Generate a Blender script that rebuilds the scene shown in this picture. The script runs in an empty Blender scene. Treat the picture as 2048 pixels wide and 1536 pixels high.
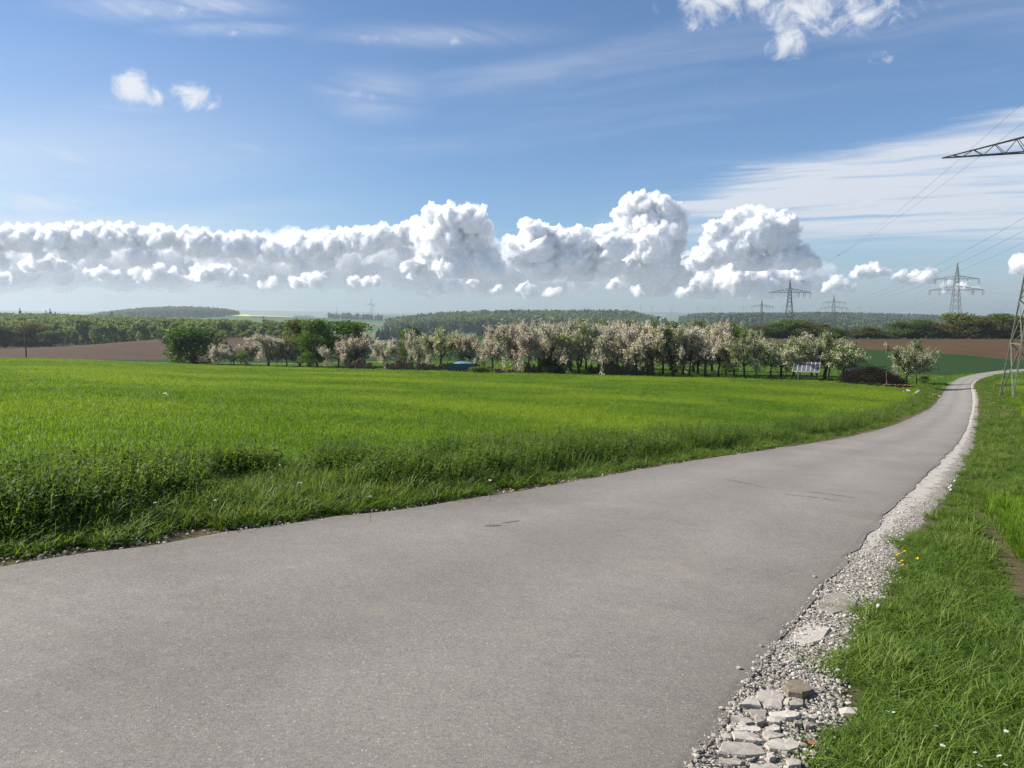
import bpy, math, random
import numpy as np
from mathutils import Vector, Matrix
R_ = math.radians
scene = bpy.context.scene
rng = np.random.default_rng(7)

# ------------------------------------------------------------------ camera
FPX, EYE = 1540.0, 1.6
THETA = math.atan(128 / FPX)
cam = bpy.data.cameras.new('camera')
cam.sensor_width = 36.0
cam.lens = 36.0 * FPX / 2048
cam.clip_start, cam.clip_end = 0.1, 200000
camo = bpy.data.objects.new('camera', cam)
camo.location = (0, 0, EYE)
camo.rotation_euler = (math.pi / 2 - THETA, 0, 0)
scene.collection.objects.link(camo)
scene.camera = camo

# ------------------------------------------------------------------ sun, sky, exposure
SUN_AZ, SUN_EL = R_(-82), R_(40)
SUN = Vector((math.sin(SUN_AZ) * math.cos(SUN_EL), math.cos(SUN_AZ) * math.cos(SUN_EL), math.sin(SUN_EL)))
sl = bpy.data.lights.new('sun', 'SUN')
sl.energy, sl.angle, sl.color = 4.2, R_(0.53), (1.0, 0.94, 0.85)
so = bpy.data.objects.new('sun', sl)
so.rotation_euler = SUN.to_track_quat('Z', 'Y').to_euler()
so.location = (-60, 20, 60)
scene.collection.objects.link(so)

world = bpy.data.worlds.new('World')
scene.world = world
world.use_nodes = True
SKY_STRENGTH = 0.05

scene.view_settings.view_transform = 'Standard'
scene.view_settings.look = 'None'
scene.view_settings.gamma = 1.0
scene.view_settings.exposure = 1.2
scene.view_settings.use_curve_mapping = False
cy = scene.cycles
cy.use_denoising = True
try:
    cy.denoiser = 'OPENIMAGEDENOISE'
    cy.denoising_input_passes = 'RGB_ALBEDO_NORMAL'
    cy.denoising_prefilter = 'NONE'
except Exception:
    pass
cy.max_bounces = 7
cy.diffuse_bounces = 3
cy.glossy_bounces = 2
cy.transmission_bounces = 4
cy.transparent_max_bounces = 24
cy.volume_bounces = 4
cy.sample_clamp_indirect = 6
cy.use_adaptive_sampling = False
try:
    cy.sampling_pattern = 'BLUE_NOISE'
except Exception:
    pass


class NT:
    """tiny helper around a node tree"""
    def __init__(self, tree):
        self.t = tree
        self.t.nodes.clear()

    def n(self, typ, **kw):
        nd = self.t.nodes.new(typ)
        for k, v in kw.items():
            if k.startswith('i_'):
                key = k[2:]
                key = int(key) if key.isdigit() else key.replace('_', ' ')
                self.set(nd.inputs[key], v)
            else:
                setattr(nd, k, v)
        return nd

    def set(self, sock, v):
        if isinstance(v, bpy.types.NodeSocket):
            self.t.links.new(v, sock)
        elif isinstance(v, bpy.types.Node):
            self.t.links.new(v.outputs[0], sock)
        else:
            sock.default_value = v

    def math(self, op, a, b=None, c=None, clamp=False):
        nd = self.t.nodes.new('ShaderNodeMath')
        nd.operation, nd.use_clamp = op, clamp
        for i, v in enumerate((a, b, c)):
            if v is not None:
                self.set(nd.inputs[i], v)
        return nd.outputs[0]

    def ramp(self, fac, stops, interp='LINEAR'):
        nd = self.t.nodes.new('ShaderNodeValToRGB')
        el = nd.color_ramp.elements
        nd.color_ramp.interpolation = interp
        while len(el) > 1:
            el.remove(el[-1])
        for i, (p, c) in enumerate(stops):
            e = el[0] if i == 0 else el.new(p)
            e.position = p
            e.color = tuple(c) + (1,) if len(c) == 3 else c
        self.set(nd.inputs[0], fac)
        return nd.outputs[0]

    def mix(self, fac, a, b, blend='MIX'):
        nd = self.t.nodes.new('ShaderNodeMixRGB')
        nd.blend_type = blend
        for s, v in zip(nd.inputs, (fac, a, b)):
            if isinstance(v, tuple) and len(v) == 3:
                v = v + (1,)
            self.set(s, v)
        return nd.outputs[0]

    def noise(self, vec, scale, detail=3, rough=0.55, dist=0.0, out=0):
        nd = self.t.nodes.new('ShaderNodeTexNoise')
        nd.inputs['Scale'].default_value = scale
        nd.inputs['Detail'].default_value = detail
        nd.inputs['Roughness'].default_value = rough
        nd.inputs['Distortion'].default_value = dist
        if vec is not None:
            self.set(nd.inputs['Vector'], vec)
        return nd.outputs[out]

    def smooth(self, x, lo, hi):
        nd = self.t.nodes.new('ShaderNodeMapRange')
        nd.interpolation_type = 'SMOOTHSTEP'
        self.set(nd.inputs['Value'], x)
        nd.inputs['From Min'].default_value = lo
        nd.inputs['From Max'].default_value = hi
        return nd.outputs['Result']


# torn white puffs: picture column, row, half widths, strength
PUFFS = [(262, 180, 44, 36, 1.2), (378, 194, 56, 32, 1.0), (318, 194, 66, 24, .86), (1405, 5, 85, 60, .85), (1575, 65, 50, 52, .95), (1660, 8, 190, 62, .95), (1775, 116, 46, 16, .75),
         (1436, 158, 20, 20, .45), (370, 22, 130, 14, .5), (470, 66, 80, 10, .40), (740, 185, 100, 26, .36), (850, 78, 190, 20, .36)]

WISPS = [(60, 330, 330, 75, .62), (40, 405, 210, 32, .78), (320, 12, 170, 26, .95), (440, 58, 110, 14, .85), (870, 72, 200, 20, .40), (730, 190, 110, 40, .55), (440, 300, 120, 26, .45), (180, 215, 220, 26, .4)]


def build_world():
    T = NT(world.node_tree)
    sky = T.n('ShaderNodeTexSky', sky_type='NISHITA', sun_disc=False)
    sky.sun_elevation, sky.sun_rotation = SUN_EL, SUN_AZ
    sky.altitude, sky.air_density, sky.dust_density, sky.ozone_density = 300, 1.0, 0.35, 1.6
    tc = T.n('ShaderNodeTexCoord')
    sep = T.n('ShaderNodeSeparateXYZ', i_0=tc.outputs['Generated'])
    x, y, z = sep.outputs
    zc = T.math('MAXIMUM', z, 0.03)
    # a high thin cloud layer: direction projected on a plane overhead
    px, py = T.math('DIVIDE', x, zc), T.math('DIVIDE', y, zc)
    pl = T.n('ShaderNodeCombineXYZ', i_0=px, i_1=py)
    # streak axis: runs towards the right and away
    rot = T.n('ShaderNodeVectorRotate', rotation_type='Z_AXIS', i_Vector=pl.outputs[0], i_Angle=R_(25))
    st = T.n('ShaderNodeVectorMath', operation='MULTIPLY', i_0=rot.outputs[0], i_1=(0.22, 0.9, 1))
    warp = T.n('ShaderNodeVectorMath', operation='ADD', i_0=st.outputs[0],
               i_1=T.n('ShaderNodeVectorMath', operation='SCALE', i_0=T.noise(pl.outputs[0], 0.9, 3, out=1), i_Scale=0.45).outputs[0])
    fine = T.noise(warp.outputs[0], 1.7, 8, 0.6)
    wide = T.noise(warp.outputs[0], 0.5, 4, 0.55)
    cirrus = T.math('MULTIPLY', T.smooth(fine, 0.42, 0.78), T.smooth(wide, 0.42, 0.70))
    # the big veil spreading out of the storm clouds to the right (chart of the northern half of the dome)
    yy = T.math('MAXIMUM', y, 0.05)
    u, s = T.math('DIVIDE', x, yy), T.math('DIVIDE', z, yy)
    jag = T.math('MULTIPLY', T.math('SUBTRACT', T.noise(warp.outputs[0], 2.4, 7, 0.62), 0.5), 0.09)
    upper = T.math('ADD', T.math('MULTIPLY', u, 0.245), T.math('ADD', jag, 0.117))
    veil = T.smooth(T.math('SUBTRACT', upper, s), -0.004, 0.030)
    veil = T.math('MULTIPLY', veil, T.smooth(s, 0.075, 0.135))
    veil = T.math('MULTIPLY', veil, T.smooth(u, 0.03, 0.30))
    vtex = T.math('MULTIPLY_ADD', T.smooth(T.noise(warp.outputs[0], 1.9, 6, 0.55), 0.30, 0.60), 0.86, 0.18)
    veil = T.math('MULTIPLY', veil, vtex)
    # soft milky veil in the west (towards the sun)
    milk = T.math('MULTIPLY', T.smooth(T.math('MULTIPLY', u, -1.0), 0.05, 0.75),
                  T.math('SUBTRACT', 1.0, T.smooth(s, 0.08, 0.42)))
    milk = T.math('MULTIPLY', milk, T.math('MULTIPLY_ADD', T.smooth(wide, 0.3, 0.7), 0.72, 0.30))
    # torn fair-weather puffs high up
    uv = T.n('ShaderNodeCombineXYZ', i_0=u, i_1=s)
    fb = T.noise(uv.outputs[0], 24.0, 9, 0.62, 0.5)
    puff = None
    th = math.tan(THETA)
    for qx, qy, rx, ry, k in PUFFS:
        du, dv = (qx - 1024) / 1540, (qy - 768) / 1540
        fy, fz = math.cos(THETA) - dv * math.sin(THETA), -math.sin(THETA) - dv * math.cos(THETA)
        a_ = T.math('MULTIPLY', T.math('SUBTRACT', u, du / fy), 1540 / rx)
        b_ = T.math('MULTIPLY', T.math('SUBTRACT', s, fz / fy), 1540 / ry)
        g_ = T.math('MULTIPLY', T.math('EXPONENT', T.math('MULTIPLY', T.math('ADD', T.math('MULTIPLY', a_, a_), T.math('MULTIPLY', b_, b_)), -1.0)), k)
        puff = g_ if puff is None else T.math('MAXIMUM', puff, g_)
    rag = T.math('MULTIPLY', T.math('SUBTRACT', fb, 0.5), T.math('MULTIPLY', T.smooth(puff, 0.0, 0.45), 3.2))
    puff = T.math('MULTIPLY', T.smooth(T.math('ADD', puff, rag), 0.30, 1.25), T.smooth(puff, 0.02, 0.30))
    # thin torn wisps
    wv = T.n('ShaderNodeVectorRotate', rotation_type='Z_AXIS', i_Vector=uv.outputs[0], i_Angle=R_(12))
    wv = T.n('ShaderNodeVectorMath', operation='MULTIPLY', i_0=wv.outputs[0], i_1=(4.0, 19.0, 1))
    wn = T.math('MULTIPLY_ADD', T.smooth(T.noise(wv.outputs[0], 1.0, 9, 0.62, 0.8), 0.34, 0.72), .85, .15)
    wm = None
    for qx, qy, rx, ry, k in WISPS:
        du, dv = (qx - 1024) / 1540, (qy - 768) / 1540
        fy, fz = math.cos(THETA) - dv * math.sin(THETA), -math.sin(THETA) - dv * math.cos(THETA)
        a_ = T.math('MULTIPLY', T.math('SUBTRACT', u, du / fy), 1540 / rx)
        b_ = T.math('MULTIPLY', T.math('SUBTRACT', s, fz / fy), 1540 / ry)
        g_ = T.math('MULTIPLY', T.math('EXPONENT', T.math('MULTIPLY', T.math('ADD', T.math('MULTIPLY', a_, a_), T.math('MULTIPLY', b_, b_)), -1.0)), k)
        wm = g_ if wm is None else T.math('MAXIMUM', wm, g_)
    wisp = T.math('MULTIPLY', wm, wn)
    amt = T.math('MAXIMUM', T.math('MULTIPLY', cirrus, 0.42), veil)
    amt = T.math('MAXIMUM', T.math('MAXIMUM', amt, milk), wisp)
    amt = T.math('MINIMUM', amt, 0.86)
    # pale band low over the horizon
    low = T.math('SUBTRACT', 1.0, T.smooth(z, 0.005, 0.13))
    col = T.mix(T.math('MULTIPLY', low, 0.55), T.mix(1.0, sky.outputs[0], (0.72, 0.92, 1.14), 'MULTIPLY'), (4.5, 5.2, 6.0))
    col = T.mix(amt, col, (7.1, 7.4, 8.0))
    col = T.mix(T.math('MULTIPLY', puff, .92), col, (7.6, 7.8, 8.2))
    bg = T.n('ShaderNodeBackground', i_Color=col, i_Strength=SKY_STRENGTH)
    T.n('ShaderNodeOutputWorld', i_Surface=bg.outputs[0])


build_world()

# ------------------------------------------------------------------ helpers
COL = scene.collection
SRC = bpy.data.collections.new('clump_sources')      # plant and pebble shapes used by the ground cover


def new_mesh(name, verts, faces, mats=(), mat_idx=None, smooth=False):
    """verts (n,3) array; faces: (m,3|4) int array or list of lists"""
    me = bpy.data.meshes.new(name)
    verts = np.asarray(verts, np.float32)
    if isinstance(faces, np.ndarray):
        k = faces.shape[1]
        me.vertices.add(len(verts))
        me.vertices.foreach_set('co', verts.ravel())
        me.loops.add(faces.size)
        me.loops.foreach_set('vertex_index', faces.ravel().astype(np.int32))
        me.polygons.add(len(faces))
        me.polygons.foreach_set('loop_start', np.arange(0, faces.size, k, dtype=np.int32))
        me.update(calc_edges=True)
    else:
        me.from_pydata([tuple(v) for v in verts], [], [tuple(f) for f in faces])
    for m in (mats if isinstance(mats, (list, tuple)) else [mats]):
        me.materials.append(m)
    if mat_idx is not None:
        me.polygons.foreach_set('material_index', np.asarray(mat_idx, np.int32))
    me.polygons.foreach_set('use_smooth', np.full(len(me.polygons), bool(smooth)))
    me.validate()
    me.update()
    return me


def link(name, me, parent=None, loc=None, rot=None, scale=None, coll=None):
    o = bpy.data.objects.new(name, me)
    (coll or COL).objects.link(o)
    if parent is not None:
        o.parent = parent
    if loc is not None:
        o.location = loc
    if rot is not None:
        o.rotation_euler = rot
    if scale is not None:
        o.scale = scale if hasattr(scale, '__len__') else (scale,) * 3
    return o


def tag(o, label=None, cat=None, group=None, kind=None):
    if label: o['label'] = label
    if cat: o['category'] = cat
    if group: o['group'] = group
    if kind: o['kind'] = kind
    return o


def thing(name, loc, label, cat, group=None, rz=0.0, scale=1.0):
    return tag(link(name, None, None, loc, (0, 0, rz), scale), label, cat, group)


class MB:
    """collects pieces into one mesh"""
    def __init__(self):
        self.v, self.f, self.m, self.k = [], [], [], 0

    def add(self, v, f, m=0):
        v = np.asarray(v, float)
        for q in f:
            self.f.append([int(i) + self.k for i in q])
            self.m.append(m)
        self.v.append(v)
        self.k += len(v)

    def box(self, c, s, rot=None, m=0):
        x, y, z = [a / 2 for a in s]
        v = np.array([(-x, -y, -z), (x, -y, -z), (x, y, -z), (-x, y, -z), (-x, -y, z), (x, -y, z), (x, y, z), (-x, y, z)])
        if rot is not None:
            v = v @ np.array(rot.to_matrix() if hasattr(rot, 'to_matrix') else rot).T
        self.add(v + np.array(c), [(0, 3, 2, 1), (4, 5, 6, 7), (0, 1, 5, 4), (1, 2, 6, 5), (2, 3, 7, 6), (3, 0, 4, 7)], m)

    def tube(self, pts, rad, n=6, m=0, cap=True):
        pts = np.asarray(pts, float)
        rad = np.broadcast_to(np.asarray(rad, float), (len(pts),))
        vs = []
        tang = np.gradient(pts, axis=0)
        tang /= np.linalg.norm(tang, axis=1)[:, None] + 1e-9
        ref = np.array([0.0, 0.0, 1.0]) if abs(tang[0][2]) < 0.9 else np.array([1.0, 0, 0])
        for p, t, r in zip(pts, tang, rad):
            a = np.cross(t, ref); a /= np.linalg.norm(a) + 1e-9
            b = np.cross(t, a)
            ang = np.arange(n) * 2 * math.pi / n
            vs.append(p + r * (np.cos(ang)[:, None] * a + np.sin(ang)[:, None] * b))
        f = []
        for i in range(len(pts) - 1):
            for j in range(n):
                j2 = (j + 1) % n
                f.append((i * n + j, (i + 1) * n + j, (i + 1) * n + j2, i * n + j2))
        if cap:
            f.append(tuple(range(n)))
            f.append(tuple(reversed([(len(pts) - 1) * n + j for j in range(n)])))
        self.add(np.concatenate(vs), f, m)

    def bar(self, a, b, w, m=0, w2=None):
        """square bar between two points"""
        a, b = np.asarray(a, float), np.asarray(b, float)
        d = b - a
        t = d / (np.linalg.norm(d) + 1e-9)
        ref = np.array([0, 0, 1.0]) if abs(t[2]) < 0.95 else np.array([1.0, 0, 0])
        p = np.cross(t, ref); p /= np.linalg.norm(p)
        q = np.cross(t, p)
        w2 = w2 or w
        v = []
        for e in (a, b):
            for sx, sy in ((-1, -1), (1, -1), (1, 1), (-1, 1)):
                v.append(e + p * sx * w / 2 + q * sy * w2 / 2)
        self.add(v, [(0, 1, 2, 3), (7, 6, 5, 4), (0, 4, 5, 1), (1, 5, 6, 2), (2, 6, 7, 3), (3, 7, 4, 0)], m)

    def mesh(self, name, mats, smooth=False):
        v = np.concatenate(self.v) if self.v else np.zeros((0, 3))
        return new_mesh(name, v, self.f, mats, self.m, smooth)


def mat(name, fn):
    m = bpy.data.materials.new(name)
    m.use_nodes = True
    T = NT(m.node_tree)
    out = T.n('ShaderNodeOutputMaterial')
    sh = fn(T)
    T.t.links.new(sh, out.inputs['Surface'])
    return m


def principled(T, color, rough=0.8, spec=0.3, metal=0.0, normal=None):
    p = T.n('ShaderNodeBsdfPrincipled')
    if isinstance(color, tuple):
        color = tuple(color[:3]) + (1,)
    T.set(p.inputs['Base Color'], color)
    T.set(p.inputs['Roughness'], rough)
    p.inputs['Specular IOR Level'].default_value = spec
    p.inputs['Metallic'].default_value = metal
    if normal is not None:
        T.set(p.inputs['Normal'], normal)
    return p.outputs[0]


def plain(name, color, rough=0.8, spec=0.3, metal=0.0, var=0.25, scale=3.0):
    def fn(T):
        g = T.n('ShaderNodeTexCoord')
        n = T.noise(g.outputs['Object'], scale, 5, 0.6)
        lo = tuple(c * (1 - var) for c in color)
        hi = tuple(min(1, c * (1 + var)) for c in color)
        c = T.ramp(n, [(0.3, lo), (0.7, hi)])
        return principled(T, c, rough, spec, metal)
    return mat(name, fn)


def leafmat(name, a, b, trans=0.4, tcol=None, rough=0.55, spec=0.25, world_scale=0.0, nscale=1.3, band=None):
    """leaf: two-tone by clump, light passing through"""
    def fn(T):
        oi = T.n('ShaderNodeObjectInfo')
        if world_scale:
            n = T.noise(oi.outputs['Location'], world_scale, 4, 0.6)
            f = T.math('ADD', T.math('MULTIPLY', T.math('SUBTRACT', n, 0.5), 2.2), T.math('MULTIPLY', oi.outputs['Random'], 0.8))
        else:
            g = T.n('ShaderNodeTexCoord')
            n = T.noise(g.outputs['Object'], nscale, 3, 0.6)
            f = T.math('ADD', T.math('MULTIPLY_ADD', T.math('SUBTRACT', n, 0.5), 2.4, 0.25), T.math('MULTIPLY', oi.outputs['Random'], 0.5))
        col = T.mix(T.math('MINIMUM', T.math('MAXIMUM', f, 0.0), 1.0), a, b)
        if band:
            n2 = T.noise(oi.outputs['Location'], band[0], 2, 0.5)
            col = T.mix(T.smooth(n2, 0.42, 0.6), col, band[1])
        p = principled(T, col, rough, spec)
        tr = T.n('ShaderNodeBsdfTranslucent', i_Color=T.mix(1.0, col, tcol or (1.6, 1.5, 0.6), 'MULTIPLY'))
        mx = T.n('ShaderNodeMixShader', i_0=trans)
        T.t.links.new(p, mx.inputs[1]); T.t.links.new(tr.outputs[0], mx.inputs[2])
        return mx.outputs[0]
    return mat(name, fn)


# ------------------------------------------------------------------ pixel <-> place
_f = np.array([0, math.cos(THETA), -math.sin(THETA)])
_u = np.array([0, math.sin(THETA), math.cos(THETA)])


def ray(px, py):
    px, py = np.broadcast_arrays(np.asarray(px, float), np.asarray(py, float))
    u, v = (px - 1024) / FPX, (py - 768) / FPX
    return np.stack([u, _f[1] - v * _u[1], _f[2] - v * _u[2]], -1)


def pchip(xk, yk, x):
    xk, yk = np.asarray(xk, float), np.asarray(yk, float)
    h, d = np.diff(xk), np.diff(yk) / np.diff(xk)
    m = np.zeros_like(yk)
    for i in range(1, len(xk) - 1):
        if d[i - 1] * d[i] > 0:
            w1, w2 = 2 * h[i] + h[i - 1], h[i] + 2 * h[i - 1]
            m[i] = (w1 + w2) / (w1 / d[i - 1] + w2 / d[i])
    m[0], m[-1] = d[0], d[-1]
    x = np.clip(x, xk[0], xk[-1])
    i = np.clip(np.searchsorted(xk, x) - 1, 0, len(xk) - 2)
    t = (x - xk[i]) / h[i]
    return ((1 + 2 * t) * (1 - t) ** 2 * yk[i] + t * (1 - t) ** 2 * h[i] * m[i]
            + t * t * (3 - 2 * t) * yk[i + 1] + t * t * (t - 1) * h[i] * m[i + 1])


def near_z(X, Y):
    a, b, c, d, l = .0757, .0694, -.0309, -.00101, 70.4
    return -(a * Y + c * (Y - l * (1 - np.exp(-Y / l)))) - b * X - d * X * Y / (1 + np.abs(Y) / 40)


# columns: picture column -> list of (depth, height) or (depth, 'row')
def row(px, Y, py):
    r = ray(px, py)
    return EYE + Y * r[2] / r[1]


COLS = {
    0: dict(z=[(60, -2.2), (85, -3.1), (110, -4.0), (150, -6.6), (230, -10.4)], r=[(335, 697), (450, 693), (900, 652), (1500, 655), (3000, 640), (6000, 634), (11000, 622), (12500, 630)]),
    400: dict(z=[(60, -3.0), (90, -4.5), (120, -5.8), (150, -7.0), (200, -9.2), (250, -10.7)], r=[(335, 676), (450, 692), (900, 664), (1300, 664), (1900, 646), (2500, 627), (4000, 640), (8000, 634), (11000, 622), (12500, 630)]),
    600: dict(z=[(60, -3.25), (90, -4.75), (140, -7.0), (200, -9.0), (250, -9.4)], r=[(335, 675), (450, 695), (900, 672), (1500, 663), (2500, 634), (3500, 640), (8000, 634), (11000, 622), (12500, 630)]),
    760: dict(z=[(60, -3.45), (90, -5.0), (140, -7.1), (200, -8.1)], r=[(290, 688), (450, 702), (900, 682), (1200, 673), (1700, 655), (2500, 640), (4000, 632), (8000, 634), (11000, 624), (12500, 630)]),
    1000: dict(z=[(60, -3.8), (90, -5.4), (125, -6.8), (150, -7.3), (200, -7.75)], r=[(290, 672), (450, 692), (900, 674), (1200, 665), (1700, 642), (2500, 650), (8000, 636), (11000, 627), (12500, 632)]),
    1250: dict(z=[(60, -4.1), (90, -5.55), (118, -6.75), (150, -7.6), (200, -7.75)], r=[(300, 678), (500, 698), (1200, 671), (1700, 643), (2500, 650), (8000, 636), (11000, 627), (12500, 632)]),
    1330: dict(z=[(60, -4.2), (90, -5.6), (112, -6.6), (150, -7.7), (200, -7.75)], r=[(300, 678), (500, 700), (1200, 674), (1900, 654), (4000, 643), (8000, 632), (11000, 625), (12500, 632)]),
    1400: dict(z=[(60, -4.25), (90, -5.6), (112, -6.6), (150, -7.8), (200, -7.75)], r=[(300, 678), (500, 700), (1300, 674), (1900, 646), (2500, 642), (4000, 648), (8000, 634), (11000, 628), (12500, 634)]),
    1650: dict(z=[(60, -4.75), (90, -6.0), (105, -6.6), (150, -7.9), (200, -7.9)], r=[(300, 678), (500, 700), (1300, 676), (2000, 645), (2600, 640), (4000, 650), (8000, 638), (11000, 630), (12500, 636)]),
    1888: dict(z=[], r=[(45, 834), (60, 815), (75, 797), (88, 784), (100, 772), (115, 757), (130, 748), (160, 733), (200, 712), (300, 678), (420, 694), (700, 690), (1300, 680), (2000, 652), (2600, 645), (4000, 652), (8000, 640), (11000, 634), (12500, 640)]),
    2048: dict(z=[], r=[(45, 828), (60, 807), (75, 788), (88, 775), (100, 764), (115, 753), (130, 745), (160, 733), (200, 720), (300, 678), (420, 694), (700, 690), (1300, 680), (2000, 654), (2600, 648), (4000, 652), (8000, 640), (11000, 636), (12500, 640)]),
}
RG = np.concatenate([np.linspace(0, 3, 13)[:-1], np.geomspace(3, 12600, 420)])
_azc, _zc = [], []
for px_, c in COLS.items():
    rr = ray(px_, 745); ta = rr[0] / rr[1]; ca = 1 / math.sqrt(1 + ta * ta)
    Y = [0, 1, 2, 4, 7, 10, 14, 20, 30]
    Z = [float(near_z(ta * y, y)) for y in Y]
    for y, z in c['z']: Y.append(y); Z.append(z)
    for y, py in c['r']: Y.append(y); Z.append(float(row(px_, y, py)))
    _azc.append(math.atan(ta)); _zc.append(pchip(np.array(Y) / ca, Z, RG))
_azc, _zc = np.array(_azc), np.array(_zc)
AZG = np.radians(np.linspace(-180, 180, 1441))
_tab = np.zeros((len(AZG), len(RG)))
_ext_a = np.concatenate([[-math.pi], [_azc[0] - .35], _azc, [_azc[-1] + .35], [math.pi]])
_back = (_zc[0] + _zc[-1]) / 2
_ext_z = np.vstack([_back, _zc[0], _zc, _zc[-1], _back])
for j in range(len(RG)):
    _tab[:, j] = pchip(_ext_a, _ext_z[:, j], AZG)


def ground(X, Y):
    X, Y = np.asarray(X, float), np.asarray(Y, float)
    r, a = np.hypot(X, Y), np.arctan2(X, Y)
    i = (a - AZG[0]) / (AZG[1] - AZG[0]); i0 = np.clip(i.astype(int), 0, len(AZG) - 2); ti = i - i0
    j0 = np.clip(np.searchsorted(RG, r) - 1, 0, len(RG) - 2)
    tj = np.clip((r - RG[j0]) / (RG[j0 + 1] - RG[j0]), 0, 1)
    return ((_tab[i0, j0] * (1 - ti) + _tab[i0 + 1, j0] * ti) * (1 - tj)
            + (_tab[i0, j0 + 1] * (1 - ti) + _tab[i0 + 1, j0 + 1] * ti) * tj)


def gz(x, y):
    return float(ground(np.array([x]), np.array([y]))[0])


_ts = np.geomspace(1.0, 600, 6000)


def hit(pts):
    """where the rays through the picture points meet the ground"""
    pts = np.asarray(pts, float)
    r = ray(pts[:, 0], pts[:, 1])
    out = []
    for q in r:
        P = q[None] * _ts[:, None]
        b = (EYE + P[:, 2]) < ground(P[:, 0], P[:, 1])
        k = b.argmax() if b.any() else len(_ts) - 1
        out.append(P[k, :2])
    return np.array(out)


def at(px, Y):
    """ground point at a picture column and a depth"""
    t = (px - 1024) / FPX * 1.002
    return np.array([t * Y, Y, gz(t * Y, Y)])


def top_h(px, Y, py):
    """height above ground of picture row py at that spot"""
    return row(px, Y, py) - at(px, Y)[2]


# ------------------------------------------------------------------ materials of the setting
def m_soil(name, a, b, scale=1.0, stripes=None, bump=0.4):
    def fn(T):
        g = T.n('ShaderNodeNewGeometry')
        n = T.noise(g.outputs['Position'], 0.05 * scale, 6, 0.65)
        n2 = T.noise(g.outputs['Position'], 2.2 * scale, 6, 0.7)
        c = T.ramp(T.math('ADD', T.math('MULTIPLY', n, 0.6), T.math('MULTIPLY', n2, 0.4)), [(0.32, a), (0.68, b)])
        h = n2
        if stripes:
            w = T.n('ShaderNodeTexWave', i_Scale=stripes[0], i_Distortion=1.2, i_Detail=2.0)
            r = T.n('ShaderNodeVectorRotate', rotation_type='Z_AXIS', i_Vector=g.outputs['Position'], i_Angle=stripes[1])
            T.t.links.new(r.outputs[0], w.inputs['Vector'])
            c = T.mix(T.math('MULTIPLY', w.outputs[1], stripes[2]), c, tuple(x * 0.62 for x in b))
        bp = T.n('ShaderNodeBump', i_Strength=bump, i_Distance=0.2, i_Height=h)
        return principled(T, c, 0.95, 0.1, normal=bp.outputs[0])
    return mat(name, fn)


M = {}
M['near_ground'] = m_soil('near_ground', (.062, .052, .026), (.125, .10, .058), 2.0)
M['meadow'] = m_soil('meadow', (.06, .12, .02), (.11, .19, .035), 1.5, bump=0.8)
M['green_field'] = m_soil('green_field', (.012, .034, .007), (.022, .052, .010), 1.0, (0.35, R_(62), 0.35))
M['brown_field'] = m_soil('brown_field', (.056, .034, .016), (.092, .058, .028), 1.0, (0.22, R_(75), 0.35))
M['brown_field_dusty'] = m_soil('brown_field_dusty', (.056, .034, .021), (.092, .059, .038), 1.0, (0.16, R_(20), 0.45))
M['valley'] = m_soil('valley', (.04, .075, .025), (.075, .125, .04), 0.4)


def _far(T):
    g = T.n('ShaderNodeNewGeometry')
    sc = T.n('ShaderNodeVectorMath', operation='MULTIPLY', i_0=g.outputs['Position'], i_1=(1 / 420, 1 / 200, 0))
    v = T.n('ShaderNodeTexVoronoi', feature='F1', i_Vector=sc.outputs[0], i_Scale=1.0)
    sp = T.n('ShaderNodeSeparateColor', i_0=v.outputs['Color'])
    c = T.ramp(sp.outputs[0], [(0.0, (.05, .11, .03)), (.28, (.09, .16, .05)), (.5, (.15, .125, .085)), (.66, (.045, .09, .03)), (.8, (.07, .13, .035))], 'CONSTANT')
    n = T.noise(g.outputs['Position'], 0.02, 5, 0.6)
    c = T.mix(0.35, c, T.ramp(n, [(.3, (.03, .05, .02)), (.7, (.12, .18, .07))]))
    return principled(T, c, 0.95, 0.1)
M['far_fields'] = mat('far_fields', _far)
M['rape'] = plain('rape', (.62, .50, .03), 0.9, 0.1, scale=.02)
M['pale_field'] = plain('pale_field', (.38, .32, .17), 0.9, 0.1, scale=.02)


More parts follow.
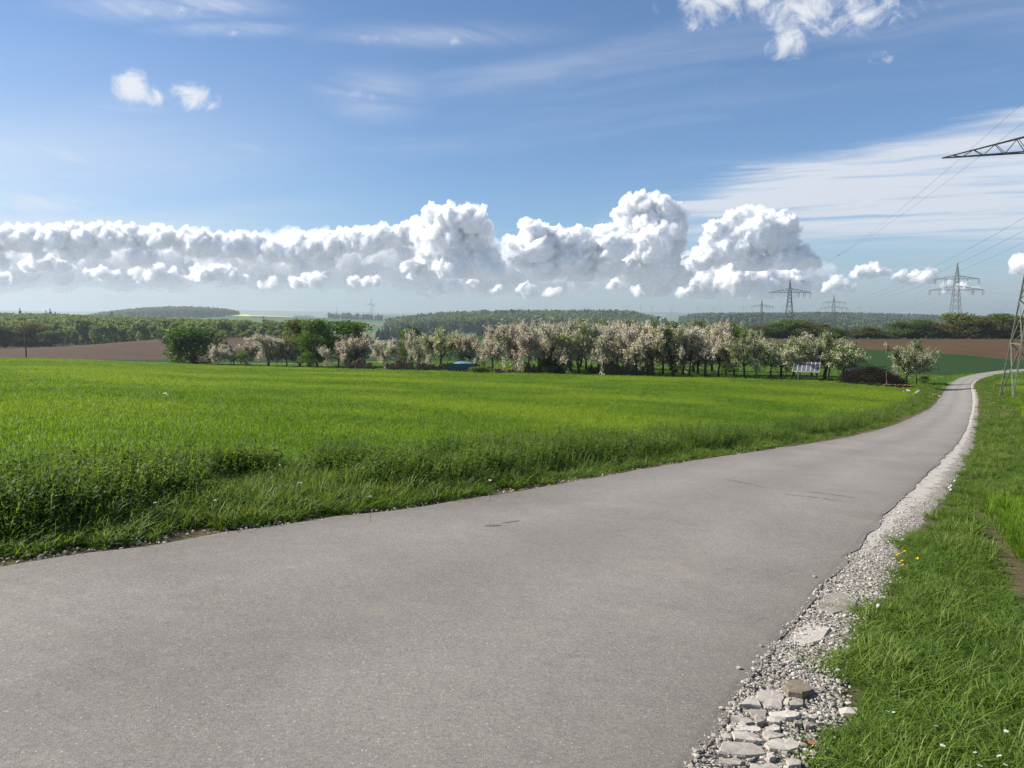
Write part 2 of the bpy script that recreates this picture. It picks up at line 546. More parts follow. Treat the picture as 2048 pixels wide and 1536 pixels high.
def _asphalt(T):
    g = T.n('ShaderNodeNewGeometry')
    P = g.outputs['Position']
    big = T.noise(P, 0.55, 5, 0.6, 0.5)
    mid = T.noise(P, 7, 4, 0.65)
    fine = T.noise(P, 210, 3, 0.8)
    gran = T.noise(P, 46, 4, 0.85)
    c = T.ramp(big, [(.25, (.172, .158, .143)), (.5, (.198, .187, .171)), (.75, (.222, .209, .189))])
    c = T.mix(0.55, c, T.mix(1.0, c, T.ramp(mid, [(.3, (.86, .85, .85)), (.7, (1.12, 1.11, 1.10))]), 'MULTIPLY'))
    c = T.mix(1.0, c, T.ramp(fine, [(.32, (.52, .50, .49)), (.5, (.98, .97, .96)), (.70, (1.55, 1.52, 1.50))]), 'MULTIPLY')
    c = T.mix(1.0, c, T.ramp(gran, [(.30, (.70, .69, .68)), (.5, (1.0, .99, .98)), (.70, (1.30, 1.29, 1.28))]), 'MULTIPLY')
    vo = T.n('ShaderNodeTexVoronoi', feature='F1', i_Vector=P, i_Scale=62.0)
    sp = T.n('ShaderNodeSeparateColor', i_0=vo.outputs['Color'])
    chip = T.math('MULTIPLY', T.math('GREATER_THAN', sp.outputs[0], 0.965), T.math('LESS_THAN', vo.outputs['Distance'], 0.34))
    c = T.mix(T.math('MULTIPLY', chip, 0.6), c, (.42, .40, .37))
    # dusty earth trodden in
    dust = T.smooth(T.noise(P, .8, 7, 0.68), 0.55, 0.74)
    c = T.mix(T.math('MULTIPLY', dust, 0.42), c, (.27, .225, .175))
    # wheel tracks worn paler, edges darker and dirtier
    ra = T.n('ShaderNodeAttribute', attribute_name='across')
    wob = T.math('ADD', ra.outputs['Fac'], T.math('MULTIPLY', T.math('SUBTRACT', T.noise(P, .5, 3, .5), .5), .16))
    trk = T.ramp(wob, [(0, (.84, .82, .78)), (.10, (.95, .94, .92)), (.26, (1.09, 1.085, 1.07)), (.48, (.93, .925, .92)), (.70, (1.08, 1.075, 1.06)), (.90, (.97, .96, .94)), (1, (.86, .84, .80))])
    c = T.mix(1.0, c, trk, 'MULTIPLY')
    # tyre scuffs along the road
    r = T.n('ShaderNodeVectorRotate', rotation_type='Z_AXIS', i_Vector=P, i_Angle=R_(38))
    s = T.n('ShaderNodeVectorMath', operation='MULTIPLY', i_0=r.outputs[0], i_1=(3.4, 0.12, 1))
    scuff = T.smooth(T.noise(s.outputs[0], 1.0, 5, 0.6), 0.66, 0.80)
    c = T.mix(T.math('MULTIPLY', scuff, 0.35), c, (.085, .083, .082))
    bp = T.n('ShaderNodeBump', i_Strength=0.75, i_Distance=0.006, i_Height=T.math('ADD', fine, T.math('MULTIPLY', mid, .6)))
    return principled(T, c, 0.78, 0.35, normal=bp.outputs[0])
M['asphalt'] = mat('asphalt', _asphalt)


def _shoulder(T):
    g = T.n('ShaderNodeNewGeometry')
    P = g.outputs['Position']
    vo = T.n('ShaderNodeTexVoronoi', feature='F1', i_Vector=P, i_Scale=42.0)
    sp = T.n('ShaderNodeSeparateColor', i_0=vo.outputs['Color'])
    st = T.ramp(sp.outputs[0], [(0, (.14, .125, .105)), (.35, (.26, .24, .21)), (.7, (.39, .365, .325)), (1, (.48, .45, .41))])
    st = T.mix(T.smooth(vo.outputs['Distance'], .3, .7), st, (.19, .17, .145))
    at_ = T.n('ShaderNodeAttribute', attribute_name='across')
    ragged = T.math('ADD', at_.outputs['Fac'], T.math('MULTIPLY', T.math('SUBTRACT', T.noise(P, 2.6, 6, .65), .5), 1.25))
    conc = T.math('MULTIPLY', T.smooth(ragged, .12, .24), T.math('SUBTRACT', 1.0, T.smooth(ragged, .46, .70)))
    far = T.n('ShaderNodeSeparateXYZ', i_0=P)
    conc = T.math('MULTIPLY', conc, T.smooth(far.outputs[1], 7.2, 8.6))
    n = T.noise(P, 16, 6, .7)
    cc = T.ramp(n, [(.3, (.25, .23, .20)), (.7, (.43, .40, .355))])
    c = T.mix(conc, st, cc)
    hgt = T.math('ADD', T.math('MULTIPLY', vo.outputs['Distance'], T.math('SUBTRACT', 1.0, conc)), T.math('MULTIPLY', n, .4))
    bp = T.n('ShaderNodeBump', i_Strength=.9, i_Distance=.02, i_Height=hgt)
    return principled(T, c, .92, .2, normal=bp.outputs[0])
M['shoulder'] = mat('shoulder', _shoulder)


def _stone(name, lo, hi, sc=14):
    def fn(T):
        g = T.n('ShaderNodeTexCoord')
        oi = T.n('ShaderNodeObjectInfo')
        n = T.noise(g.outputs['Object'], sc, 6, .7)
        c = T.ramp(n, [(.28, lo), (.72, hi)])
        c = T.mix(1.0, c, T.ramp(oi.outputs['Random'], [(0, (.62, .60, .57)), (.6, (1, .98, .96)), (1, (1.25, 1.24, 1.22))]), 'MULTIPLY')
        bp = T.n('ShaderNodeBump', i_Strength=.7, i_Distance=.006, i_Height=n)
        return principled(T, c, .92, .2, normal=bp.outputs[0])
    return mat(name, fn)
M['pebble'] = _stone('pebble', (.27, .25, .22), (.52, .49, .44), 30)
M['concrete'] = _stone('concrete', (.25, .23, .20), (.43, .40, .355), 18)
M['brown_stone'] = _stone('brown_stone', (.15, .12, .085), (.30, .26, .20), 16)
M['litter'] = _stone('litter', (.16, .12, .08), (.40, .33, .25), 30)

M['crop'] = leafmat('crop', (.072, .150, .012), (.146, .240, .017), .48, (1.65, 1.55, .45), world_scale=.22, band=(.055, (.164, .250, .017)))
M['grass'] = leafmat('grass', (.060, .122, .014), (.125, .195, .024), .45, (1.6, 1.55, .5), world_scale=.7)
M['grass_tall'] = leafmat('grass_tall', (.085, .140, .022), (.165, .215, .045), .38, (1.6, 1.5, .55), world_scale=.9)
M['weed'] = leafmat('weed', (.060, .115, .020), (.145, .205, .042), .48, (1.5, 1.5, .5), rough=.6, spec=.25, world_scale=1.1)
M['crop_blue'] = leafmat('crop_blue', (.035, .085, .022), (.07, .13, .024), .38, (1.5, 1.5, .6), world_scale=.4)
M['straw'] = plain('straw', (.34, .27, .14), .9, .1)
M['blossom'] = leafmat('blossom', (.42, .375, .305), (.80, .725, .62), .42, (1.05, 1.0, .95), rough=.8, spec=.1, nscale=1.1)
M['blossom_pink'] = leafmat('blossom_pink', (.42, .355, .295), (.78, .69, .60), .42, (1.05, .98, .95), rough=.8, spec=.1, nscale=1.1)
M['blossom_cream'] = leafmat('blossom_cream', (.33, .33, .21), (.68, .66, .50), .40, (1.05, 1.0, .85), rough=.8, spec=.1, nscale=1.1)
M['leaf_apple'] = leafmat('leaf_apple', (.066, .115, .025), (.13, .185, .040), .45)
M['leaf_green'] = leafmat('leaf_green', (.042, .100, .016), (.095, .170, .028), .42, nscale=.7)
M['leaf_dark'] = leafmat('leaf_dark', (.028, .068, .014), (.060, .115, .024), .38, nscale=.7)
M['leaf_olive'] = leafmat('leaf_olive', (.065, .080, .020), (.13, .135, .035), .36, nscale=.6)
M['leaf_brown'] = leafmat('leaf_brown', (.075, .068, .028), (.13, .11, .045), .3, (1.3, 1.2, .7), nscale=.6)
M['leaf_forest'] = leafmat('leaf_forest', (.085, .125, .034), (.185, .230, .075), .42, nscale=.12)
M['leaf_far'] = leafmat('leaf_far', (.055, .092, .040), (.125, .165, .075), .36, nscale=.12)
M['needle'] = leafmat('needle', (.016, .038, .018), (.030, .060, .026), .12, nscale=.2)
M['bark'] = plain('bark', (.052, .042, .034), .95, .1, scale=9)
M['dead_twig'] = plain('dead_twig', (.020, .014, .012), .95, .1, scale=6)
M['steel'] = plain('steel', (.24, .255, .24), .62, .4, .25, scale=4)
M['steel_green'] = plain('steel_green', (.125, .14, .10), .65, .35, .1, .35, scale=3)
M['steel_dark'] = plain('steel_dark', (.13, .145, .155), .65, .35, .2)
M['steel_arm'] = plain('steel_arm', (.040, .045, .045), .6, .35, .1)
M['wire'] = plain('wire', (.26, .27, .28), .5, .4, .5)
M['insulator'] = plain('insulator', (.16, .12, .10), .35, .5)
M['turbine'] = plain('turbine', (.12, .13, .15), .5, .3, var=.05)
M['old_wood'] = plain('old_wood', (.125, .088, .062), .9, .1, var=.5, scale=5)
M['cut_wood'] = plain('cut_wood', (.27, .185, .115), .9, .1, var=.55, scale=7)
M['white_paint'] = plain('white_paint', (.50, .50, .47), .6, .3, var=.12)
M['panel'] = plain('panel', (.085, .085, .095), .5, .4, var=.15, scale=2)
M['teal'] = plain('teal', (.018, .085, .098), .55, .4)
M['tarp'] = plain('tarp', (.10, .20, .27), .45, .4, var=.6, scale=2.5)
M['yellow_petal'] = plain('yellow_petal', (.80, .56, .012), .7, .2, var=.1, scale=20)
M['white_petal'] = plain('white_petal', (.78, .78, .76), .8, .2, var=.08, scale=20)
M['clock'] = plain('clock', (.48, .48, .46), .9, .1, var=.1, scale=40)
M['dry_leaf'] = plain('dry_leaf', (.28, .12, .06), .8, .2)

# ------------------------------------------------------------------ ground, in bands that meet along field edges
def edge(pts):
    px = np.array([p[0] for p in pts], float); Y = np.array([p[1] for p in pts], float)
    t = (px - 1024) / FPX * 1.002
    return lambda a: np.interp(a, np.arctan(t), Y * np.sqrt(1 + t * t))


EDGES = [lambda a: np.full_like(a, 0.0),
         edge([(-200, 160), (0, 155), (340, 140), (700, 131), (1000, 117), (1300, 106), (1500, 101), (1650, 99), (1720, 96), (1850, 93), (2048, 100), (2300, 105)]),
         edge([(-200, 190), (0, 190), (400, 185), (900, 172), (1400, 162), (1700, 150), (1890, 122), (2048, 140), (2300, 150)]),
         edge([(-200, 228), (0, 230), (340, 238), (600, 240), (1000, 240), (1450, 255), (1700, 238), (1880, 210), (2048, 198), (2300, 190)]),
         edge([(-200, 335), (600, 335), (760, 292), (1000, 292), (1400, 302), (2300, 302)]),
         lambda a: np.full_like(a, 950.0),
         lambda a: np.full_like(a, 12400.0)]
RINGS = [70, 16, 16, 16, 26, 60]
AZ = np.radians(np.unique(np.concatenate([np.linspace(-180, -42, 47), np.linspace(-42, 42, 337), np.linspace(42, 180, 47)])))
aL, aR, aC = math.atan((600 - 1024) / FPX), math.atan((1465 - 1024) / FPX), math.atan((330 - 1024) / FPX)
BANDS = [('near_ground', ['near_ground']), ('orchard_meadow', ['meadow']), ('crop_field_ground', ['green_field']),
         ('ploughed_field', ['brown_field', 'brown_field_dusty', 'green_field']), ('valley', ['valley']), ('far_fields', ['far_fields'])]
for b, (nm, ms) in enumerate(BANDS):
    n = RINGS[b]
    r0, r1 = EDGES[b](AZ), EDGES[b + 1](AZ)
    t = np.linspace(0, 1, n + 1)
    if b == 0:
        rr = np.outer(np.ones(len(AZ)), t)
        rad = 0.4 * ((r1[:, None] / 0.4) ** rr)
    else:
        rad = r0[:, None] * (r1 / r0)[:, None] ** t[None]
    X, Y = rad * np.sin(AZ)[:, None], rad * np.cos(AZ)[:, None]
    Z = ground(X, Y)
    if b == 5:      # low far hills get a gently uneven outline
        Z += (rad > 5000) * 12 * np.sin(AZ[:, None] * 37 + rad / 1500) * np.sin(AZ[:, None] * 13)
    V = np.stack([X, Y, Z], -1).reshape(-1, 3)
    na, nr = X.shape
    idx = np.arange(na * nr).reshape(na, nr)
    F = np.stack([idx[:-1, :-1], idx[1:, :-1], idx[1:, 1:], idx[:-1, 1:]], -1)[:, :, ::-1].reshape(-1, 4)
    mi = None
    if nm == 'ploughed_field':
        am = (AZ[:-1] + AZ[1:]) / 2
        k = np.where(am < aL, 1, np.where(am < aR, 2, 0))
        mi = np.repeat(k, nr - 1)
    if b == 0:      # close the hole at the centre
        V = np.vstack([V, [0, 0, 0]])
        F = F.tolist() + [[int(idx[i, 0]), int(idx[i + 1, 0]), len(V) - 1][::-1] for i in range(na - 1)]
    o = link(nm if nm != 'near_ground' else 'ground', new_mesh(nm, V, F, [M[m] for m in ms], mi, True))
    tag(o, kind='structure')

# ------------------------------------------------------------------ road
LPX = [(0, 1137), (125, 1120), (250, 1104), (375, 1081), (510, 1062), (596, 1053), (743, 1029), (889, 1010), (1050, 984), (1220, 951), (1351, 929), (1483, 907), (1640, 887), (1705, 874), (1770, 857), (1822, 839), (1856, 821), (1874, 805), (1884, 789)]
RPX = [(1388, 1536), (1433, 1484), (1458, 1434), (1511, 1348), (1563, 1283), (1616, 1223), (1674, 1145), (1715, 1105), (1744, 1060), (1778, 1024), (1822, 980), (1874, 933), (1913, 891), (1934, 860), (1943, 826), (1946, 800)]
GPX = [(1601, 1536), (1626, 1484), (1651, 1439), (1669, 1404), (1664, 1376), (1656, 1318), (1706, 1262), (1735, 1200), (1775, 1160), (1790, 1095), (1848, 1034), (1882, 993), (1916, 943), (1939, 904), (1947, 870), (1953, 826), (1956, 800)]
Lp, Rp, Gp = hit(LPX), hit(RPX), hit(GPX)
FARL = [at(1892, 92), at(1899, 104), at(1917, 116), at(1955, 129), at(2005, 141), at(2075, 152), at(2200, 165), at(2500, 185)]
FARR = [at(1945.5, 86), at(1941.5, 96), at(1944, 104), at(1957, 113), at(1985, 124), at(2040, 135), at(2150, 148), at(2450, 168)]
FARG = [at(1955, 86), at(1949, 96), at(1951, 103), at(1962, 111), at(1990, 122), at(2045, 133.5), at(2155, 146.5), at(2455, 166.5)]


def extend(P, far, back):
    d0 = P[0] - P[2]; d0 /= np.linalg.norm(d0)
    pre = np.array([P[0] + d0 * s for s in back])
    return np.vstack([pre, P, np.array([f[:2] for f in far])])


def smooth_line(P, step=0.35, grow=0.012, it=2):
    for _ in range(it):                                # corner smoothing
        Q = P.copy(); Q[1:-1] = P[1:-1] * .5 + (P[:-2] + P[2:]) * .25; P = Q
    s = np.concatenate([[0], np.cumsum(np.linalg.norm(np.diff(P, axis=0), axis=1))])
    return P, s


Lp = extend(Lp, FARL, [9, 4])
Rp = extend(Rp, FARR, [12, 7, 3])
Gp = extend(Gp, FARG, [12, 7, 3])
Lp, _s = smooth_line(Lp, it=1); Rp, _s2 = smooth_line(Rp, it=1)


def resample(P, u):
    s = np.concatenate([[0], np.cumsum(np.linalg.norm(np.diff(P, axis=0), axis=1))])
    return np.stack([pchip(s, P[:, 0], u), pchip(s, P[:, 1], u)], -1), s[-1]


def dense(P, n):
    """resample finely near the camera and coarsely far away, by depth"""
    s = np.concatenate([[0], np.cumsum(np.linalg.norm(np.diff(P, axis=0), axis=1))])
    t = np.linspace(0, 1, n)
    u = s[-1] * (0.15 * t + 0.85 * t ** 2.4)
    return np.stack([pchip(s, P[:, 0], u), pchip(s, P[:, 1], u)], -1)


NR = 420
Ld, Rd, Gd = dense(Lp, NR), dense(Rp, NR), dense(Gp, NR)


def pair(A, B):
    """for each point of A the matching point of B: nearest, kept in order"""
    k = np.array([((B - a) ** 2).sum(1).argmin() for a in A])
    k = np.maximum.accumulate(k)
    w = np.ones(9) / 9
    kk = np.convolve(np.pad(k.astype(float), 4, 'edge'), w, 'valid')
    i = np.clip(kk.astype(int), 0, len(B) - 2); t = (kk - i)[:, None]
    return B[i] * (1 - t) + B[i + 1] * t


Rq = pair(Ld, Rd)
jit = np.interp(np.arange(NR), np.arange(0, NR, 2), rng.normal(0, 0.026, NR // 2))
ROAD_Z = 0.030
NC = 14
tt = np.concatenate([[0, .012], np.linspace(.06, .94, NC - 4), [.985, 1]])
# the road runs from the left edge (dense points) to the matching right edge
X = Ld[:, None, 0] * (1 - tt) + Rq[:, None, 0] * tt
Y = Ld[:, None, 1] * (1 - tt) + Rq[:, None, 1] * tt
dirv = Rq - Ld; dirv /= np.linalg.norm(dirv, axis=1)[:, None] + 1e-6
X[:, -1] += dirv[:, 0] * jit; Y[:, -1] += dirv[:, 1] * jit
j2 = np.interp(np.arange(NR), np.arange(0, NR, 2), rng.normal(0, 0.03, NR // 2))
X[:, 0] += dirv[:, 0] * j2; Y[:, 0] += dirv[:, 1] * j2
Z = ground(X, Y) + ROAD_Z
Z[:, 0] -= 0.010; Z[:, -1] -= .004 + .004 * rng.random(NR)
top = np.stack([X, Y, Z], -1)
skl = top[:, :1] + np.array([0, 0, -0.09]); skr = top[:, -1:] + np.array([0, 0, -0.09])
skr[:, 0, :2] += dirv * .010; skl[:, 0, :2] -= dirv * .03
V = np.concatenate([skl, top, skr], 1)
na, nr = V.shape[:2]
idx = np.arange(na * nr).reshape(na, nr)
F = np.stack([idx[:-1, :-1], idx[:-1, 1:], idx[1:, 1:], idx[1:, :-1]], -1).reshape(-1, 4)
rme = new_mesh('road', V.reshape(-1, 3), F, M['asphalt'])
rme.attributes.new('across', 'FLOAT', 'POINT').data.foreach_set('value', np.tile(np.concatenate([[0], tt, [1]]), NR).astype(np.float32))
road = tag(link('road', rme), kind='structure')

# worn marks on the asphalt
M['scuff'] = plain('scuff', (.105, .098, .092), .8, .3, var=.35, scale=9)


def scuff(pts, w, name):
    P = hit(pts); n = 26
    s_ = np.concatenate([[0], np.cumsum(np.linalg.norm(np.diff(P, axis=0), axis=1))])
    u_ = np.linspace(0, s_[-1], n)
    C = np.stack([np.interp(u_, s_, P[:, 0]), np.interp(u_, s_, P[:, 1])], -1)
    d_ = np.gradient(C, axis=0); d_ /= np.linalg.norm(d_, axis=1)[:, None]
    nn_ = np.stack([-d_[:, 1], d_[:, 0]], -1)
    ww = w * np.sin(np.linspace(.05, 3.09, n)) ** .5 * (.45 + .9 * rng.random(n))
    A, B = C + nn_ * ww[:, None] * .5, C - nn_ * ww[:, None] * .5
    V = np.vstack([np.column_stack([A, ground(A[:, 0], A[:, 1])]), np.column_stack([B, ground(B[:, 0], B[:, 1])])])
    V[:, 2] += ROAD_Z + .004
    link(name, new_mesh(name, V, np.array([(i, n + i, n + i + 1, i + 1) for i in range(n - 1)]), M['scuff']), road)


scuff([(1448, 962), (1480, 968), (1530, 978)], .035, 'skid_mark')
scuff([(1600, 986), (1650, 991), (1712, 1000)], .035, 'skid_mark')
scuff([(1560, 992), (1640, 1000), (1690, 1008)], .03, 'skid_mark')
scuff([(968, 1058), (985, 1057), (1002, 1056)], .07, 'tar_spot')
scuff([(1005, 1052), (1025, 1049), (1040, 1047)], .025, 'tar_spot')

# stony shoulder along the right edge
Gq = pair(Rd, Gd)
t6 = np.linspace(0, 1, 7)
in_ = Rd - (Gq - Rd) / (np.linalg.norm(Gq - Rd, axis=1)[:, None] + 1e-6) * .12
X = in_[:, None, 0] * (1 - t6) + Gq[:, None, 0] * t6
Y = in_[:, None, 1] * (1 - t6) + Gq[:, None, 1] * t6
outw = (Gq - in_) / (np.linalg.norm(Gq - in_, axis=1)[:, None] + 1e-6)
X[:, -1] += outw[:, 0] * .25; Y[:, -1] += outw[:, 1] * .25
Z = ground(X, Y) + 0.014 + rng.normal(0, .003, X.shape)
Z[:, -1] -= .03
V = np.stack([X, Y, Z], -1)
idx = np.arange(NR * 7).reshape(NR, 7)
F = np.stack([idx[:-1, :-1], idx[:-1, 1:], idx[1:, 1:], idx[1:, :-1]], -1).reshape(-1, 4)
me = new_mesh('road_shoulder', V.reshape(-1, 3), F, M['shoulder'], smooth=True)
ac = me.attributes.new('across', 'FLOAT', 'POINT')
ac.data.foreach_set('value', np.tile(t6, NR).astype(np.float32))
shoulder = tag(link('road_shoulder', me), kind='structure')


# ------------------------------------------------------------------ where a point lies relative to the road
def side(P, line):
    """signed distance to a polyline, positive on its left"""
    s, e = line[:-1], line[1:]
    d = e - s
    best = np.full(len(P), 1e9); sg = np.zeros(len(P))
    for k in range(len(s)):
        t = np.clip(((P - s[k]) @ d[k]) / (d[k] @ d[k] + 1e-9), 0, 1)
        q = P - (s[k] + t[:, None] * d[k])
        dd = np.hypot(q[:, 0], q[:, 1])
        m = dd < best - 1e-9
        best[m] = dd[m]
        sg[m] = np.sign(d[k][0] * q[m, 1] - d[k][1] * q[m, 0])
    return best * np.where(sg == 0, 1, sg)


def hashnoise(P, scale, seed):
    """cheap smooth value noise in the ground plane, 0..1"""
    r = np.random.default_rng(seed).random((64, 64))
    q = P / scale
    i = np.floor(q).astype(int); f = q - i; f = f * f * (3 - 2 * f)
    a = r[i[:, 0] % 64, i[:, 1] % 64]; b = r[(i[:, 0] + 1) % 64, i[:, 1] % 64]
    c = r[i[:, 0] % 64, (i[:, 1] + 1) % 64]; d = r[(i[:, 0] + 1) % 64, (i[:, 1] + 1) % 64]
    return (a * (1 - f[:, 0]) + b * f[:, 0]) * (1 - f[:, 1]) + (c * (1 - f[:, 0]) + d * f[:, 0]) * f[:, 1]


def scatter(bands, az0=-42, az1=42):
    """random ground points, (r0, r1, per m2) rings inside a wedge"""
    out = []
    for r0, r1, den in bands:
        n = int(den * (math.radians(az1 - az0)) * (r1 * r1 - r0 * r0) / 2)
        r = np.sqrt(rng.random(n) * (r1 * r1 - r0 * r0) + r0 * r0)
        a = np.radians(az0 + rng.random(n) * (az1 - az0))
        out.append(np.stack([r * np.sin(a), r * np.cos(a)], -1))
    return np.vstack(out)


Ls, Rs, Gs = Lp, Rp, Gp            # polylines used for the distances


# ------------------------------------------------------------------ instanced ground cover
def cover(name, P, srcs, idx, scale, label, cat, z=None, tilt=0.15, zscale=None):
    n = len(P)
    zz = ground(P[:, 0], P[:, 1]) if z is None else z
    me = bpy.data.meshes.new(name)
    me.vertices.add(n)
    me.vertices.foreach_set('co', np.column_stack([P, zz]).astype(np.float32).ravel())
    rot = np.column_stack([rng.normal(0, tilt, n), rng.normal(0, tilt, n), rng.random(n) * 6.283]).astype(np.float32)
    sc = np.column_stack([scale, scale, scale * (1 if zscale is None else zscale)]).astype(np.float32)
    me.attributes.new('rot', 'FLOAT_VECTOR', 'POINT').data.foreach_set('vector', rot.ravel())
    me.attributes.new('scl', 'FLOAT_VECTOR', 'POINT').data.foreach_set('vector', sc.ravel())
    me.attributes.new('pick', 'INT', 'POINT').data.foreach_set('value', np.asarray(idx, np.int32))
    me.update()
    o = link(name, me)
    col = bpy.data.collections.new(name + '_src')
    for s_ in srcs:
        col.objects.link(s_)
    ng = bpy.data.node_groups.new(name + '_nodes', 'GeometryNodeTree')
    ng.interface.new_socket('Geometry', in_out='INPUT', socket_type='NodeSocketGeometry')
    ng.interface.new_socket('Geometry', in_out='OUTPUT', socket_type='NodeSocketGeometry')
    N = ng.nodes
    gi, go = N.new('NodeGroupInput'), N.new('NodeGroupOutput')
    ci = N.new('GeometryNodeCollectionInfo')
    ci.inputs['Collection'].default_value = col
    ci.inputs['Separate Children'].default_value = True
    ci.inputs['Reset Children'].default_value = True
    ip = N.new('GeometryNodeInstanceOnPoints')
    ip.inputs['Pick Instance'].default_value = True

    def attr(nm, ty):
        a = N.new('GeometryNodeInputNamedAttribute')
        a.data_type = ty
        a.inputs['Name'].default_value = nm
        return a.outputs['Attribute']
    e2r = N.new('FunctionNodeEulerToRotation')
    ng.links.new(attr('rot', 'FLOAT_VECTOR'), e2r.inputs[0])
    ng.links.new(gi.outputs[0], ip.inputs['Points'])
    ng.links.new(ci.outputs[0], ip.inputs['Instance'])
    ng.links.new(attr('pick', 'INT'), ip.inputs['Instance Index'])
    ng.links.new(e2r.outputs[0], ip.inputs['Rotation'])
    ng.links.new(attr('scl', 'FLOAT_VECTOR'), ip.inputs['Scale'])
    ng.links.new(ip.outputs[0], go.inputs[0])
    md = o.modifiers.new('cover', 'NODES')
    md.node_group = ng
    return tag(o, label, cat, kind='stuff')


def src(name, me):
    return bpy.data.objects.new(name, me)


def blades(n, h, w, spread, lean, seed, m, curve=0.5, hvar=.35):
    """a clump of n bent tapering blades"""
    r = np.random.default_rng(seed)
    V, F = [], []
    for i in range(n):
        a, q = r.random() * 6.283, spread * math.sqrt(r.random())
        b = np.array([q * math.cos(a), q * math.sin(a), -.01])
        hh = h * (1 - hvar + 2 * hvar * r.random() * .8)
        d = r.random() * 6.283
        out = np.array([math.cos(d), math.sin(d), 0])
        L = abs(r.normal(0, lean)) * hh
        p = np.array([-out[1], out[0], 0]) * w / 2 * (.7 + .6 * r.random())
        k = len(V)
        m1 = b + out * L * .3 + np.array([0, 0, hh * .5])
        m2 = b + out * L * (.3 + .45 * curve + .25) + np.array([0, 0, hh * (.9 - .12 * curve)])
        t = b + out * L * (1 + curve * .7) + np.array([0, 0, hh * (1 - .25 * curve * r.random())])
        V += [b - p * .8, b + p * .8, m1 + p, m1 - p, m2 + p * .75, m2 - p * .75, t]
        F += [(k, k + 1, k + 2, k + 3), (k + 3, k + 2, k + 4, k + 5), (k + 5, k + 4, k + 6)]
    return new_mesh('blades', np.array(V), F, m, smooth=True)


def weed(h, nst, nl, ls, seed, mleaf):
    """upright herb: bent stems with pairs of oval leaves"""
    r = np.random.default_rng(seed)
    V, F = [], []
    for s in range(nst):
        a = r.random() * 6.283
        base = np.array([.05 * math.cos(a), .05 * math.sin(a), 0])
        tip = base + np.array([math.cos(a) * h * r.random() * .5, math.sin(a) * h * r.random() * .5, h * (.65 + .5 * r.random())])
        k = len(V); w = np.array([-math.sin(a), math.cos(a), 0]) * .004
        V += [base - w, base + w, tip + w * .4, tip - w * .4]; F.append((k, k + 1, k + 2, k + 3))
        for j in range(nl):
            f = .12 + .88 * (j + r.random() * .6) / nl
            c = base * (1 - f) + tip * f
            b = a + j * 2.4 + r.normal(0, .4)
            el = r.normal(.15, .35)
            d = np.array([math.cos(b) * math.cos(el), math.sin(b) * math.cos(el), math.sin(el)])
            p = np.cross(d, [0, 0, 1]); p /= np.linalg.norm(p) + 1e-6
            l = ls * (.6 + .8 * r.random()) * (1.1 - .5 * f)
            k = len(V)
            dn = np.array([0, 0, -l * .18])
            V += [c, c + d * l * .45 + p * l * .26, c + d * l + dn, c + d * l * .45 - p * l * .26]
            F += [(k, k + 1, k + 2, k + 3)]
    return new_mesh('weed', np.array(V), F, mleaf)


def pebble_mesh(seed, m):
    import bmesh
    r = np.random.default_rng(seed)
    bm = bmesh.new()
    bmesh.ops.create_icosphere(bm, subdivisions=1, radius=1)
    for v in bm.verts:
        v.co *= .7 + .5 * r.random()
        v.co.z *= .62
        v.co.x *= 1.2
    me = bpy.data.meshes.new('pebble')
    bm.to_mesh(me); bm.free()
    me.materials.append(m)
    return me


